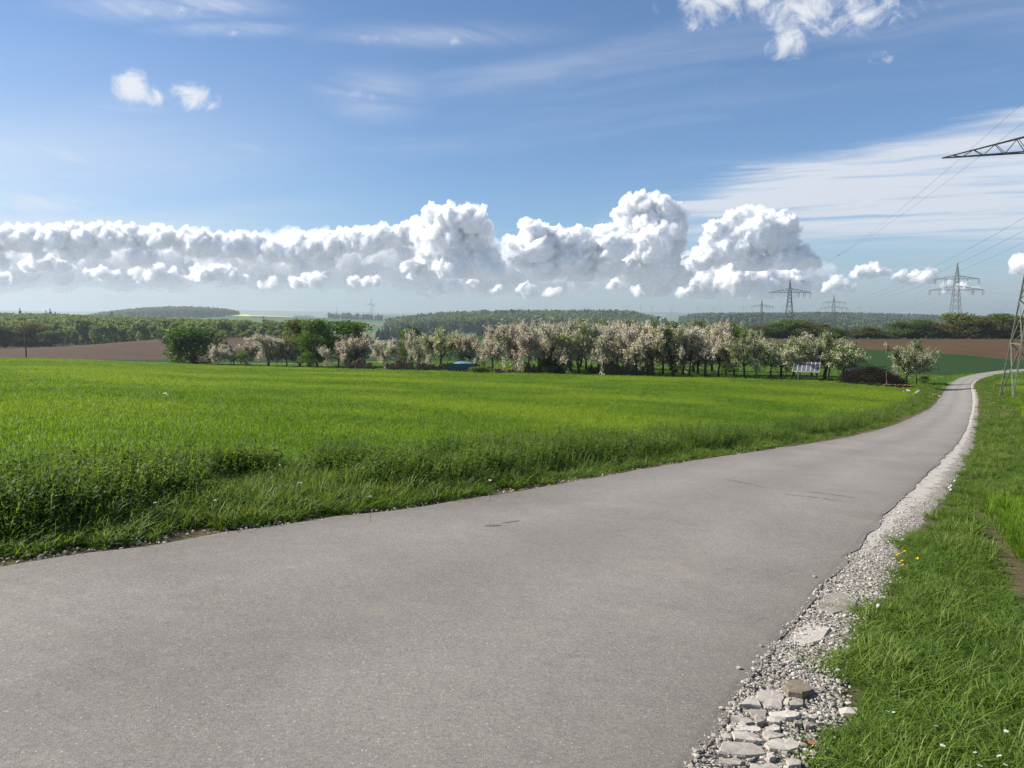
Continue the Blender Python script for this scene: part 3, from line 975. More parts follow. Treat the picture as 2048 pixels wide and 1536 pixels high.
def make_ground_cover():
    # --- crops in the big field
    P = np.vstack([scatter([(6, 14, 150), (14, 26, 74), (26, 50, 30), (50, 90, 12), (90, 165, 5)]), scatter([(6, 14, 90), (14, 26, 50), (26, 60, 16)], -62, -42)])
    dl = side(P, Ls)
    a = np.arctan2(P[:, 0], P[:, 1]); r = np.hypot(P[:, 0], P[:, 1])
    verge_w = 2.5 + .5 * (hashnoise(P, 3, 1) - .5) - .9 * np.clip((r - 25) / 40, 0, 1)
    ok = (dl > verge_w) & (r < EDGES[1](a) + np.where(a < -.4, 6, 0))
    # drilled rows: pull the plants to lines 0.25 m apart
    P, dl, r = P[ok], dl[ok], r[ok]
    ok = hashnoise(P, .9, 3) * .5 + rng.random(len(P)) > .18
    P, r = P[ok], r[ok]
    sc = np.interp(r, [6, 20, 50, 150], [.85, 1.0, 1.45, 2.1]) * (.8 + .4 * rng.random(len(P)))
    zs = np.interp(r, [6, 20, 50, 150], [1, .95, .72, .52]) * (.85 + .26 * hashnoise(P, 4.5, 5))
    cr = [src('crop_plant', blades(26, .185, .008, .10, .33, 10 + i, M['crop'])) for i in range(5)]
    cover('cereal_crop', P, cr, rng.integers(0, 5, len(P)), sc, 'young bright green cereal crop filling the wide field left of the road', 'crop', zscale=zs, tilt=.12)
    # --- left verge: rough grass and herbs between road and crop
    P = np.vstack([scatter([(4, 12, 330), (12, 22, 130), (22, 45, 46), (45, 100, 14)]), scatter([(4, 12, 220)], -65, -42)])
    dl = side(P, Ls); r = np.hypot(P[:, 0], P[:, 1])
    verge_w = 2.9 - .9 * np.clip((r - 25) / 40, 0, 1)
    edge_j = .10 + .34 * hashnoise(P, .7, 9) * hashnoise(P, .23, 19) * 1.8
    ok = (dl > edge_j) & (dl < verge_w) & (side(P, Rs) > 0)
    P, dl, r = P[ok], dl[ok], r[ok]
    tall = hashnoise(P, 1.3, 11) * .6 + hashnoise(P, .45, 12) * .4
    hum = np.clip((hashnoise(P, 1.5, 14) * .7 + hashnoise(P, .5, 15) * .3 - .27) / .22, 0, 1) * np.clip((dl - .5) / .5, 0, 1)
    prof = np.clip(dl / .9, .25, 1)
    big = np.interp(r, [5, 25, 90], [1, 1.1, 1.7])
    kind = np.where(rng.random(len(P)) < np.clip(.04 + .72 * hum * np.clip(1.35 - r / 45, .2, 1), 0, .8), 1, 0)
    g = [src('grass_clump', blades(22, .23, .0075, .07, .38, 30 + i, M['grass'], .7)) for i in range(4)]
    g += [src('grass_clump_tall', blades(16, .36, .007, .07, .28, 40 + i, M['grass_tall'], .7)) for i in range(2)]
    w = [src('herb', weed(.40, 5, 12, .066, 50 + i, M['weed'])) for i in range(4)]
    pick = np.where(rng.random(len(P)) < .25, rng.integers(4, 6, len(P)), rng.integers(0, 4, len(P)))
    hs = (.16 + .72 * tall + .35 * hum) * (.35 + .65 * prof) * np.where(dl > 2.3, .8, 1)
    m = kind == 0
    cover('verge_grass', P[m], g, pick[m], (big * (.8 + .4 * rng.random(len(P))))[m], 'rough green grass on the bank between road and crop field', 'grass', zscale=hs[m], tilt=.2)
    m = kind == 1
    cover('verge_herbs', P[m], w, rng.integers(0, 4, m.sum()), (big * (.28 + .66 * hum + .35 * rng.random(len(P))))[m], 'dark leafy herbs growing in hummocks on the roadside bank', 'herbs', tilt=.2)
    # --- right verge and the field behind it
    P = np.vstack([scatter([(2.2, 7, 520), (7, 12, 260), (12, 25, 90), (25, 50, 30), (50, 130, 7)], 0, 46), scatter([(1.6, 7, 330), (7, 12, 150), (12, 30, 50)], 46, 84)])
    dg = -side(P, Gs); r = np.hypot(P[:, 0], P[:, 1])
    ej = -.12 + .38 * hashnoise(P, .4, 21) - .12 * (rng.random(len(P)) < .12)
    RUT = hit([(2110, 1250), (2060, 1180), (2015, 1120), (1990, 1070), (1976, 1020), (1966, 975)])
    dru = -side(P, RUT)
    rut = np.where(np.hypot(P[:, 0], P[:, 1]) < 14, dg - dru, 2.2)
    ok = (dg > ej) & ~((np.abs(dru) < .13 + .10 * hashnoise(P, .5, 22)) & (r > 4.5) & (r < 13) & (rng.random(len(P)) < .96)) 
    P, dg, r, rut = P[ok], dg[ok], r[ok], rut[ok]
    big = np.interp(r, [3, 12, 30, 100], [.85, 1.0, 1.3, 2.2])
    fieldside = dg > rut
    g = [src('lawn_clump', blades(26, .17, .006, .06, .45, 60 + i, M['grass'], .8)) for i in range(4)]
    g += [src('lawn_clump_tall', blades(16, .30, .006, .05, .30, 70 + i, M['grass_tall'], .6)) for i in range(2)]
    tuft = hashnoise(P, .55, 23)
    m = ~fieldside
    pick = np.where(rng.random(len(P)) < .18 + .3 * (tuft > .7), rng.integers(4, 6, len(P)), rng.integers(0, 4, len(P)))
    hs = (.18 + .62 * tuft ** 1.4) * np.clip(.35 + dg / .7, .35, 1)
    cover('roadside_grass', P[m], g, pick[m], (big * (.8 + .4 * rng.random(len(P))))[m], 'lush green grass strip beside the stony shoulder', 'grass', zscale=hs[m], tilt=.2)
    m = fieldside
    c2 = [src('field_plant', blades(18, .27, .010, .08, .45, 80 + i, M['crop_blue'])) for i in range(3)] + [src('field_plant_light', blades(20, .24, .009, .09, .45, 84, M['crop']))]
    pk = np.where(hashnoise(P, 6, 24) > np.interp(r, [6, 14], [.8, .35]), 3, rng.integers(0, 3, len(P)))
    ok2 = m & (r < 128)
    cover('right_crop', P[ok2], c2, pk[ok2], (big * (.8 + .5 * rng.random(len(P))))[ok2], 'young green crop in the field right of the road', 'crop', zscale=np.interp(r, [5, 40, 120], [1, .7, .45])[ok2], tilt=.14)
    # --- meadow under the orchard and along the far bend
    P = scatter([(90, 130, 4), (130, 175, 2.2)], -24, 38)
    a = np.arctan2(P[:, 0], P[:, 1]); r = np.hypot(P[:, 0], P[:, 1])
    ok = (r > EDGES[1](a)) & (r < EDGES[2](a)) & ((side(P, Ls) > .4) | (side(P, Gs) < -.4))
    P = P[ok]
    mg = [src('meadow_tuft', blades(16, .16, .02, .22, .7, 90 + i, M['grass'], 1.0)) for i in range(3)]
    cover('meadow_grass', P, mg, rng.integers(0, 3, len(P)), 1.0 + .8 * rng.random(len(P)), 'short meadow grass under the orchard trees', 'grass', tilt=.15)
    # --- loose stones of the shoulder
    P = scatter([(2.4, 5, 4600), (5, 8.5, 2300), (8.5, 14, 500)], 0, 42)
    dr, dg = -side(P, Rs), -side(P, Gs)
    r = np.hypot(P[:, 0], P[:, 1])
    ok = (dr > -.045 * rng.random(len(P))) & (dg < -.02 + .14 * rng.random(len(P))) & (rng.random(len(P)) < np.clip(1.25 - hashnoise(P, .35, 31) * .8, 0, 1))
    P, r, dr_ = P[ok], r[ok], dr[ok]
    sz = .0038 + .0115 * rng.random(len(P)) ** 3.6
    pe = [src('stone', pebble_mesh(100 + i, M['pebble'])) for i in range(6)]
    cover('shoulder_gravel', P, pe, rng.integers(0, 6, len(P)), sz, 'loose pale gravel along the broken right edge of the road', 'gravel', z=ground(P[:, 0], P[:, 1]) + .020 + .020 * np.exp(-np.clip(dr_, 0, 1) / .09) * np.clip((7.5 - r) / 2, 0, 1), tilt=.5)
    # --- chippings and litter along the left edge
    P = scatter([(5, 12, 700), (12, 22, 130)], -42, 36)
    dl = side(P, Ls)
    ok = (dl > -.01) & (dl < .28) & (rng.random(len(P)) < 1.0 - hashnoise(P, .6, 33))
    P = P[ok]
    pe = [src('chipping', pebble_mesh(110 + i, M['pebble'])) for i in range(3)] + [src('dry_leaf_bit', pebble_mesh(120 + i, M['litter'])) for i in range(3)]
    cover('edge_litter', P, pe, rng.integers(0, 6, len(P)), .006 + .013 * rng.random(len(P)) ** 2.5, 'stone chippings and dry litter along the left road edge', 'litter', z=ground(P[:, 0], P[:, 1]) + .02, tilt=.4)


make_ground_cover()

# ------------------------------------------------------------------ trees
def quads_at(C, size, r, nrm=None, aspect=1.5):
    """one leaf-shaped quad per centre, random turn"""
    n = len(C)
    d = r.normal(size=(n, 3))
    if nrm is not None:
        d = d * .8 + nrm
    d /= np.linalg.norm(d, axis=1)[:, None] + 1e-9
    t = np.cross(d, r.normal(size=(n, 3))); t /= np.linalg.norm(t, axis=1)[:, None] + 1e-9
    b = np.cross(d, t)
    s = (size * (.6 + .8 * r.random(n)))[:, None]
    V = np.stack([C - t * s * aspect / 2, C - b * s / 2 + t * s * .1, C + t * s * aspect / 2, C + b * s / 2 + t * s * .1], 1).reshape(-1, 3)
    return V, np.arange(4 * n).reshape(n, 4)


def apple_tree(seed, h, mb, ml, share=.62, dens=1.0, lean=0.0, fork=5, green=False):
    """old orchard tree: short trunk, spreading limbs, upright shoots set with blossom"""
    r = np.random.default_rng(seed)
    wood = MB(); twigs = []
    th = h * (.19 + .05 * r.random())
    la = r.random() * 6.283
    tp = np.array([lean * th, .15 * lean * th, th])
    wood.tube([(0, 0, -.25), (tp[0] * .35 + .04, .03, th * .45), tp], [h * .030, h * .024, h * .022], 7)
    for k in range(fork):
        a = la + k * 6.283 / fork + r.normal(0, .25)
        el = .32 + .62 * r.random()
        L = h * (.40 + .12 * r.random())
        p0, pts = tp, [tp]
        d = np.array([math.cos(a) * math.cos(el), math.sin(a) * math.cos(el), math.sin(el)])
        for q in range(4):
            d = d + np.array([0, 0, .10]) + r.normal(0, .16, 3); d /= np.linalg.norm(d)
            p0 = p0 + d * L / 4; pts.append(p0)
        wood.tube(pts, np.linspace(h * .016, h * .005, 5), 5, cap=False)
        pts = np.array(pts)
        for j in range(8):
            f = .22 + .78 * (j + .5) / 8
            i = min(int(f * 4), 3); c = pts[i] + (pts[i + 1] - pts[i]) * (f * 4 - i)
            b = a + r.normal(0, 1.1)
            e2 = r.normal(.35, .45)
            l2 = h * (.13 + .15 * r.random())
            d2 = np.array([math.cos(b) * math.cos(e2), math.sin(b) * math.cos(e2), math.sin(e2)])
            c2 = c + d2 * l2 * .5 + r.normal(0, .06, 3); c3 = c + d2 * l2 + np.array([0, 0, -.06 * h * r.random()])
            wood.tube([c, c2, c3], [h * .0055, h * .004, h * .002], 4, cap=False)
            for q in range(6):
                g = .2 + .8 * r.random()
                s = c + (c3 - c) * g
                up = r.normal(0, .55, 3) + np.array([0, 0, .75 if r.random() < .6 else -.3]) + d2 * .4
                up /= np.linalg.norm(up)
                twigs.append((s, s + up * h * (.06 + .11 * r.random())))
    S, E = np.array([t[0] for t in twigs]), np.array([t[1] for t in twigs])
    n = int(58 * dens)
    t = r.random((len(S), n, 1)) ** .9
    C = (S[:, None] * (1 - t) + E[:, None] * t + r.normal(0, .034 * h / 1.6, (len(S), n, 3))).reshape(-1, 3)
    bl = np.repeat(r.random(len(S)) < share * 1.25, n)
    fl = np.where(bl, r.random(len(C)) < .74, r.random(len(C)) < .12)
    V, F = quads_at(C, .0165 * h, r, aspect=1.3)
    crown = new_mesh('crown', V, F, [mb, ml], np.where(fl, 0, 1))
    return wood.mesh('trunk', M['bark'], True), crown


def leafy_tree(seed, h, w, n, size, ml, mb=None, blobs=22, base=.25, trunk_r=.022, share=0.0, hollow=.55, vase=0.0, squash=1.0):
    """broad-leaved tree: leaf clumps round many sub-crowns of different size"""
    r = np.random.default_rng(seed)
    wood = MB()
    c0 = h * base
    ctr, rad = [], []
    for i in range(blobs):
        z = r.random() ** .8
        rr = (math.sin(math.pi * min(1, (.12 + .80 * z))) ** .7) * (1 - vase * (1 - z))
        a = i * 2.4 + r.normal(0, .4)
        q = math.sqrt(r.random()) * w / 2 * .74 * rr
        R = (.13 + .12 * r.random()) * w
        ctr.append((q * math.cos(a), q * math.sin(a) * squash, min(c0 + z * (h - c0), h - R * .8))); rad.append(R)
    ctr, rad = np.array(ctr), np.array(rad)
    wood.tube([(0, 0, -.3), (.02 * h, 0, c0 * .6), (.01 * h, .01 * h, c0 + .25 * (h - c0)), (0, 0, h * .8)], [h * trunk_r, h * trunk_r * .8, h * trunk_r * .55, h * trunk_r * .15], 7)
    for i in range(0, blobs, 2):
        z0 = c0 * (.7 + .4 * r.random())
        p = np.array([.01 * h, 0, min(z0, ctr[i][2] * .8)])
        wood.tube([p, (p + ctr[i]) / 2 + np.array([0, 0, -.03 * h]), ctr[i]], [h * trunk_r * .45, h * trunk_r * .3, h * trunk_r * .08], 5, cap=False)
    k = r.choice(blobs, n, p=rad ** 2 / (rad ** 2).sum())
    d = r.normal(size=(n, 3)); d /= np.linalg.norm(d, axis=1)[:, None]
    rr = rad[k] * (hollow + (1 - hollow) * r.random(n) ** .5) * (1 + .16 * r.normal(size=n))
    C = ctr[k] + d * rr[:, None] * np.array([1, 1, .85])
    C[:, 2] = np.maximum(C[:, 2], h * .04)
    V, F = quads_at(C, size, r, d * .7)
    mi = (r.random(n) < share).astype(int)
    return wood.mesh('trunk', M['bark'], True), new_mesh('crown', V, F, [ml, mb or ml], mi)


def spruce(seed, h, w, n, size):
    r = np.random.default_rng(seed)
    wood = MB(); wood.tube([(0, 0, -.3), (0, 0, h * .97)], [h * .014, .02], 5)
    z = 1 - np.sqrt(r.random(n)) * .9
    tier = np.round(z * 15) / 15
    rr = (1 - z) * w / 2 * (.45 + .55 * r.random(n)) * (1 + .25 * (tier - z) * 15)
    a = r.random(n) * 6.283
    C = np.stack([rr * np.cos(a), rr * np.sin(a), h * z - rr * .3], -1)
    V, F = quads_at(C, size, r, np.stack([np.cos(a) * .4, np.sin(a) * .4, np.full(n, 1.0)], -1), 1.8)
    return wood.mesh('trunk', M['bark'], True), new_mesh('crown', V, F, [M['needle']])


APPLE = [(apple_tree(200 + i, 6.0, M['blossom' if i % 2 else 'blossom_pink'], M['leaf_apple'], .72, 1.1, .15 * ((i % 3) - 1)), 6.0, 6.6) for i in range(6)]
CREAM = [(apple_tree(230 + i, 6.0, M['blossom_cream'], M['leaf_apple'], .52, .95, .30 * ((i % 2) - .5)), 6.0, 6.6) for i in range(4)]
DENSEB = [(apple_tree(250 + i, 6.0, M['blossom'], M['leaf_apple'], .8, 1.5, 0, 6), 6.0, 6.6) for i in range(2)]
GREEN = [(leafy_tree(300 + i, 8, 6, 7500, .17, M['leaf_green'], blobs=26, base=.18), 8, 6) for i in range(3)]
DARK = [(leafy_tree(310, 7, 7.5, 9000, .18, M['leaf_dark'], M['leaf_green'], blobs=30, base=.06, share=.35), 7, 7.5)]
OLIVE = [(leafy_tree(320 + i, 8, 5.5, 5200, .17, M['leaf_olive'], M['leaf_green'], blobs=24, base=.2, share=.3, hollow=.3), 8, 5.5) for i in range(2)]
SHRUB = [(leafy_tree(330 + i, 3, 3.4, 2200, .13, M['leaf_green'], M['leaf_apple'], blobs=14, base=.06, share=.4), 3, 3.4) for i in range(2)]
BROWN = [(leafy_tree(340 + i, 9, 6.5, 3000, .22, M['leaf_brown'], M['leaf_olive'], blobs=22, base=.14, share=.3, hollow=.25), 9, 6.5) for i in range(2)]
HEDGE = [(leafy_tree(350 + i, 10, 9, 5200, .30, M['leaf_olive'] if i % 2 else M['leaf_green'], M['leaf_olive'], blobs=26, base=.05, share=.3), 10, 9) for i in range(4)]


def fit_proto(protos):
    """measure each tree so that it can be scaled to a wanted height and width"""
    out = []
    for (tr, cr), _h, _w in protos:
        a = np.zeros(len(cr.vertices) * 3, np.float32); cr.vertices.foreach_get('co', a); a = a.reshape(-1, 3)
        w_ = np.percentile(a[:, 0], 98) - np.percentile(a[:, 0], 2) + np.percentile(a[:, 1], 98) - np.percentile(a[:, 1], 2)
        out.append(((tr, cr), float(np.percentile(a[:, 2], 99.3)), float(w_ / 2)))
    return out


APPLE, CREAM, DENSEB, GREEN, DARK, OLIVE, SHRUB, BROWN, HEDGE = [fit_proto(p) for p in (APPLE, CREAM, DENSEB, GREEN, DARK, OLIVE, SHRUB, BROWN, HEDGE)]


def plant_tree(name, proto, px, Y, topy, wpx, label, group, cat='tree', rz=None):
    (tr, cr), H0, W0 = proto
    p = at(px, Y)
    h = max(1.0, top_h(px, Y, topy)); w = wpx * Y / FPX
    rz = rng.random() * 6.283 if rz is None else rz
    t = tag(link(name, None, None, p, (0, 0, rz), (w / W0, w / W0, h / H0)), label, cat, group)
    link('trunk', tr, t); link('crown', cr, t)
    return t


def e1(px):
    t = (px - 1024) / FPX
    return float(EDGES[1](np.array([math.atan(t)]))[0]) / math.sqrt(1 + t * t)


def orchard():
    G1 = 'trees along the near edge of the orchard'
    S = dict(D=DARK, G=GREEN, O=OLIVE, S=SHRUB, A=APPLE, C=CREAM, B=DENSEB, W=BROWN)
    N = dict(D='dense_tree', G='broadleaf_tree', O='olive_green_tree', S='shrub', A='apple_tree', C='apple_tree', B='apple_tree', W='bare_shrub')
    FR = [  # column, kind, top row, width, extra depth, label
        (388, 'D', 654, 100, 8, 'large dense dark green tree standing alone at the far end of the orchard row'),
        (358, 'S', 684, 40, 6, 'pale green bush at the sunny foot of the large dense tree'),
        (437, 'B', 690, 44, 3, 'low grey-white flowering bush leaning against the large dense tree'),
        (468, 'B', 692, 40, 8, 'small white flowering shrub with the ploughed field behind it'),
        (493, 'S', 700, 34, 4, 'small green bush between two white flowering shrubs'),
        (537, 'B', 672, 78, 5, 'round white-blossomed tree with the utility pole rising behind it'),
        (574, 'A', 684, 44, 7, 'thin blossoming tree beside the olive-green tree'),
        (601, 'O', 640, 66, 9, 'loose olive-green tree beside the tall dark green trees'),
        (635, 'G', 640, 64, 5, 'tall narrow green tree with a thick dark trunk'),
        (696, 'G', 643, 82, 12, 'broad dark green tree rising behind white blossom'),
        (618, 'S', 704, 34, 2, 'bright green sapling at the foot of the tall narrow tree'),
        (676, 'A', 682, 56, 3, 'white-blossomed apple tree left of the first firewood stack'),
        (718, 'A', 666, 74, 10, 'wide white-blossomed apple tree behind the first firewood stack'),
        (768, 'A', 680, 48, 5, 'small white apple tree between the two firewood stacks'),
        (824, 'G', 655, 44, 12, 'small round green tree half hidden by pink blossom'),
        (805, 'W', 682, 30, 12, 'bare brownish shrub behind the second firewood stack'),
        (838, 'A', 664, 48, 6, 'slender pink-blossomed apple tree behind the second firewood stack'),
        (880, 'C', 656, 74, 5, 'greenish apple tree in sparse blossom beside the blue tarpaulin'),
        (942, 'A', 668, 66, 9, 'leaning apple tree in blossom behind the teal trailer'),
        (985, 'A', 662, 58, 6, 'apple tree in blossom beside the dark wooden block'),
    ]
    for px, k, ty, w, dy, lab in FR:
        protos = S[k]
        plant_tree(N[k], protos[int(rng.integers(len(protos)))], px, e1(px) + dy, ty, w, lab, G1, 'bush' if k in 'SW' else 'tree')
    # the dense block of apple trees
    lab = 'apple tree in pinkish white blossom in the dense middle of the dense orchard'
    gr = 'blossoming apple trees of the dense orchard block'
    rows_ = [
        (4, [(1032, 647, 84), (1078, 652, 66), (1116, 645, 78), (1158, 646, 76), (1196, 652, 66), (1236, 650, 78), (1272, 655, 64), (1306, 652, 76), (1346, 655, 70), (1378, 657, 56), (1410, 652, 70)]),
        (12, [(1056, 650, 66), (1100, 650, 66), (1142, 650, 64), (1182, 648, 66), (1222, 652, 64), (1262, 650, 66), (1326, 653, 66), (1366, 655, 62), (1396, 655, 60)]),
        (21, [(1080, 651, 60), (1128, 650, 60), (1172, 648, 62), (1212, 650, 60), (1252, 648, 60), (1292, 649, 62), (1352, 654, 60), (1388, 652, 60)]),
    ]
    for (dy, lst), rn in zip(rows_, ('front row', 'second row', 'third row')):
        for px, ty, w in lst:
            plant_tree('apple_tree', (APPLE + CREAM[:3])[int(rng.integers(9))], px, e1(px) + dy, ty, w * 1.1, lab.replace('middle', rn).replace('in the dense', 'in the') + ' block', gr)
    lab = 'olive-green leafy tree rising behind the blossoming orchard block'
    for px, ty, w in [(1118, 647, 60), (1160, 646, 62), (1205, 645, 66), (1250, 644, 66), (1295, 647, 62), (1340, 645, 64), (1385, 644, 66), (1425, 645, 62), (1460, 648, 58)]:
        plant_tree('orchard_tree', OLIVE[int(rng.integers(2))], px, e1(px) + 34, ty, w, lab, 'leafy trees at the back of the orchard')
    RT = [
        (1450, 'G', 652, 62, 10, 'green leafy tree standing out among the white blossom'),
        (1348, 'G', 662, 40, 20, 'fresh green tree top showing above the blossom'),
        (1437, 'A', 650, 60, 5, 'apple tree in pink blossom in front of the green leafy tree'),
        (1468, 'C', 652, 56, 14, 'apple tree in cream blossom right of the green leafy tree'),
        (1490, 'C', 668, 74, 3, 'cream-blossomed apple tree with a forked trunk at the crop edge'),
        (1512, 'C', 662, 50, 18, 'cream-blossomed apple tree with a thin straight trunk'),
        (1562, 'C', 678, 82, 6, 'cream apple tree with a slanting trunk left of the solar-roofed shelter'),
        (1541, 'C', 680, 46, 14, 'young cream apple tree with a straight stake-like trunk'),
        (1588, 'C', 676, 58, 17, 'cream apple tree growing behind the slanting trunk'),
        (1650, 'C', 667, 100, 6, 'large cream apple tree just right of the solar-roofed shelter'),
        (1624, 'C', 680, 60, 14, 'cream apple tree behind the roof of the shelter'),
        (1657, 'C', 678, 60, 9, 'apple tree with a crooked forked trunk right of the shelter'),
        (1686, 'C', 682, 66, 12, 'outermost cream apple tree overhanging the brush pile'),
        (1811, 'C', 683, 66, -1, 'lone cream-blossomed apple tree between brush pile and road'),
        (1834, 'C', 694, 50, 9, 'smaller apple tree right behind the lone roadside apple tree'),
    ]
    for px, k, ty, w, dy, lab in RT:
        protos = S[k]
        plant_tree(N[k], protos[int(rng.integers(len(protos)))], px, e1(px) + dy, ty, w, lab, 'trees at the road end of the orchard')
    # small shrubs by the bend
    plant_tree('shrub', SHRUB[0], 1849, 104, 753, 20, 'low green bush by the road bend beyond the lone apple tree', None, 'bush')


orchard()


def hedge():
    lab = {0: 'bushy green tree in the hedge along the top of the ploughed field', 1: 'brownish bare-looking tree in the hedge above the ploughed field'}
    for px, ty, w, k, dy in [(1482, 655, 50, 0, 6), (1510, 652, 52, 1, 2), (1533, 650, 40, 0, 8), (1556, 645, 50, 0, 3), (1584, 640, 58, 0, 6), (1612, 644, 46, 0, 2), (1640, 648, 46, 1, 5), (1664, 655, 36, 0, 2),
                             (1688, 660, 40, 1, 6), (1712, 657, 38, 1, 2), (1737, 653, 40, 0, 3), (1762, 662, 38, 1, 6), (1796, 643, 44, 0, 2), (1818, 646, 40, 1, 6), (1838, 640, 46, 0, 3), (1862, 645, 46, 1, 7),
                             (1884, 648, 40, 1, 4), (1910, 627, 56, 0, 8), (1940, 640, 46, 0, 3), (1968, 634, 56, 0, 5), (1996, 628, 64, 0, 7), (2030, 634, 58, 0, 4), (2068, 632, 60, 0, 6), (2110, 636, 60, 1, 4), (2150, 634, 60, 0, 4)]:
        pr = (BROWN if k else HEDGE)[int(rng.integers(2 if k else 4))]
        plant_tree('hedge_tree', pr, px, 303 + dy, ty, w, lab[k], 'trees of the hedge above the ploughed field')
    lab = 'low hedge bush at the upper edge of the ploughed field'
    for px in range(1476, 2130, 21):
        plant_tree('hedge_bush', SHRUB[px % 2], px + rng.normal(0, 3), 304 + rng.random() * 5, 671 - rng.random() * 8, 26 + rng.random() * 14, lab, 'bushes of the hedge above the ploughed field', 'bush')
    lab = 'rounded olive tree in the small grove at the edge of the dusty ploughed field'
    for px, ty, w, k in [(-22, 650, 60, 1), (12, 652, 48, 1), (38, 650, 46, 1), (64, 646, 54, 3), (90, 650, 44, 1), (104, 662, 36, 2), (-60, 648, 60, 3)]:
        plant_tree('grove_tree', HEDGE[k], px, 345 + rng.random() * 8, ty, w, lab, 'trees of the small grove')


hedge()

# ------------------------------------------------------------------ woods
WOODB = [leafy_tree(400 + i, 17, 11, 700, 1.05, M['leaf_forest'], M['leaf_green'], blobs=16, base=.12, share=.12) for i in range(4)]
WOODF = [leafy_tree(410 + i, 20, 13, 260, 2.0, M['leaf_far'], blobs=12, base=.08) for i in range(3)]
WOODS = [spruce(420 + i, 22, 8, 320, 1.5) for i in range(2)]


def joined(tc):
    tr, cr = tc
    nv = len(tr.vertices)
    a = np.zeros(nv * 3, np.float32); tr.vertices.foreach_get('co', a)
    b = np.zeros(len(cr.vertices) * 3, np.float32); cr.vertices.foreach_get('co', b)
    F = [list(p.vertices) for p in tr.polygons] + [[i + nv for i in p.vertices] for p in cr.polygons]
    mi = [0] * len(tr.polygons) + [p.material_index + 1 for p in cr.polygons]
    return new_mesh('tree', np.concatenate([a, b]).reshape(-1, 3), F, [M['bark']] + list(cr.materials), mi)


def wood(name, label, px0, px1, Y0, Y1, area, srcs, conifer, hs=1.0, fn=None, sf=None):
    n = int((px1 - px0) / FPX * (Y1 * Y1 - Y0 * Y0) / 2 / area)
    Y = np.sqrt(rng.random(n) * (Y1 * Y1 - Y0 * Y0) + Y0 * Y0)
    px = px0 + rng.random(n) * (px1 - px0)
    if fn is not None:
        k = fn(px, Y); px, Y = px[k], Y[k]
    P = np.stack([(px - 1024) / FPX * Y, Y], -1)
    nb = len(srcs)
    con = (hashnoise(P, 90, 41) * .75 + rng.random(len(P)) * .25) < conifer
    pick = np.where(con, nb + rng.integers(0, 2, len(P)), rng.integers(0, nb, len(P)))
    # sources are sorted by name inside the collection
    ob = [src('wood_a%d' % i, s) for i, s in enumerate(srcs)] + [src('wood_b%d' % i, s) for i, s in enumerate(WS)]
    if sf is not None:
        hs = hs * sf(px, Y)
    cover(name, P, ob, pick, hs * (.75 + .5 * rng.random(len(P))), label, 'woodland', tilt=.03)


WB, WF, WS = [joined(t) for t in WOODB], [joined(t) for t in WOODF], [joined(t) for t in WOODS]
wood('forest', 'mixed spring-green forest behind the dusty ploughed field', -260, 640, 452, 960, 62, WB, .05, .74,
     fn=lambda px, Y: Y < np.interp(px, [-300, 360, 450, 520, 640], [960, 960, 720, 560, 520]))
wood('wooded_hill', 'distant round wooded hill above the forest', 150, 480, 2150, 2900, 120, WF, .1, fn=lambda px, Y: (np.abs(px - 325) / 165) ** 2 + ((Y - 2500) / 380) ** 2 < 1,
     sf=lambda px, Y: .25 + .75 * np.sqrt(np.clip(1 - (np.abs(px - 325) / 165) ** 2, 0, 1)))
wood('hillside_wood', 'mixed wood covering the hillside behind the orchard', 772, 1330, 1180, 1850, 85, WF, .36, fn=lambda px, Y: px > np.interp(Y, [1180, 1500, 1850], [800, 770, 860]))
wood('ridge_wood', 'bluish mixed wood on the long ridge behind the pylons', 1345, 2250, 1330, 2750, 150, WF, .45, fn=lambda px, Y: px > np.interp(Y, [1300, 2000, 2750], [1500, 1400, 1352]))
wood('spruce_belt', 'narrow dark spruce belt in front of the hillside wood', 752, 880, 935, 965, 40, WF, 1.1, .62)
wood('spruce_strip', 'short dark spruce strip in front of the hillside wood near the tall apple trees', 950, 1030, 935, 965, 40, WF, 1.1, .55)
wood('far_copse', 'far dark copse on the fields left of the wind turbine', 590, 628, 4600, 4900, 300, WF, .8)
wood('field_hedge', 'row of trees between the distant fields', 658, 765, 2380, 2440, 160, WF, .2, .8)
# the front trees of the forest can be told apart
for i in range(62):
    px = -120 + i * 12.2 + rng.normal(0, 2.5)
    Y = 436 + rng.random() * 18
    tr, cr = WOODB[int(rng.integers(4))]
    s = (.48 + .32 * rng.random()) * (1 if px < 430 else .85)
    t = tag(link('forest_tree', None, None, at(px, Y), (0, 0, rng.random() * 6.28), (s, s, s)), 'light green tree at the front edge of the forest behind the ploughed field', 'tree', 'front trees of the forest')
    link('trunk', tr, t); link('crown', cr, t)
for px, Y, s in [(46, 930, 1.0), (58, 940, .8), (98, 935, .9), (106, 945, 1.0), (116, 930, .8), (33, 925, .75), (546, 560, .5), (556, 556, .4)]:
    tr, cr = WOODS[int(rng.integers(2))]
    t = tag(link('spruce_tree', None, None, at(px, Y), None, s), 'dark pointed spruce standing above the broad-leaved forest', 'tree', 'spruces above the forest')
    link('trunk', tr, t); link('crown', cr, t)

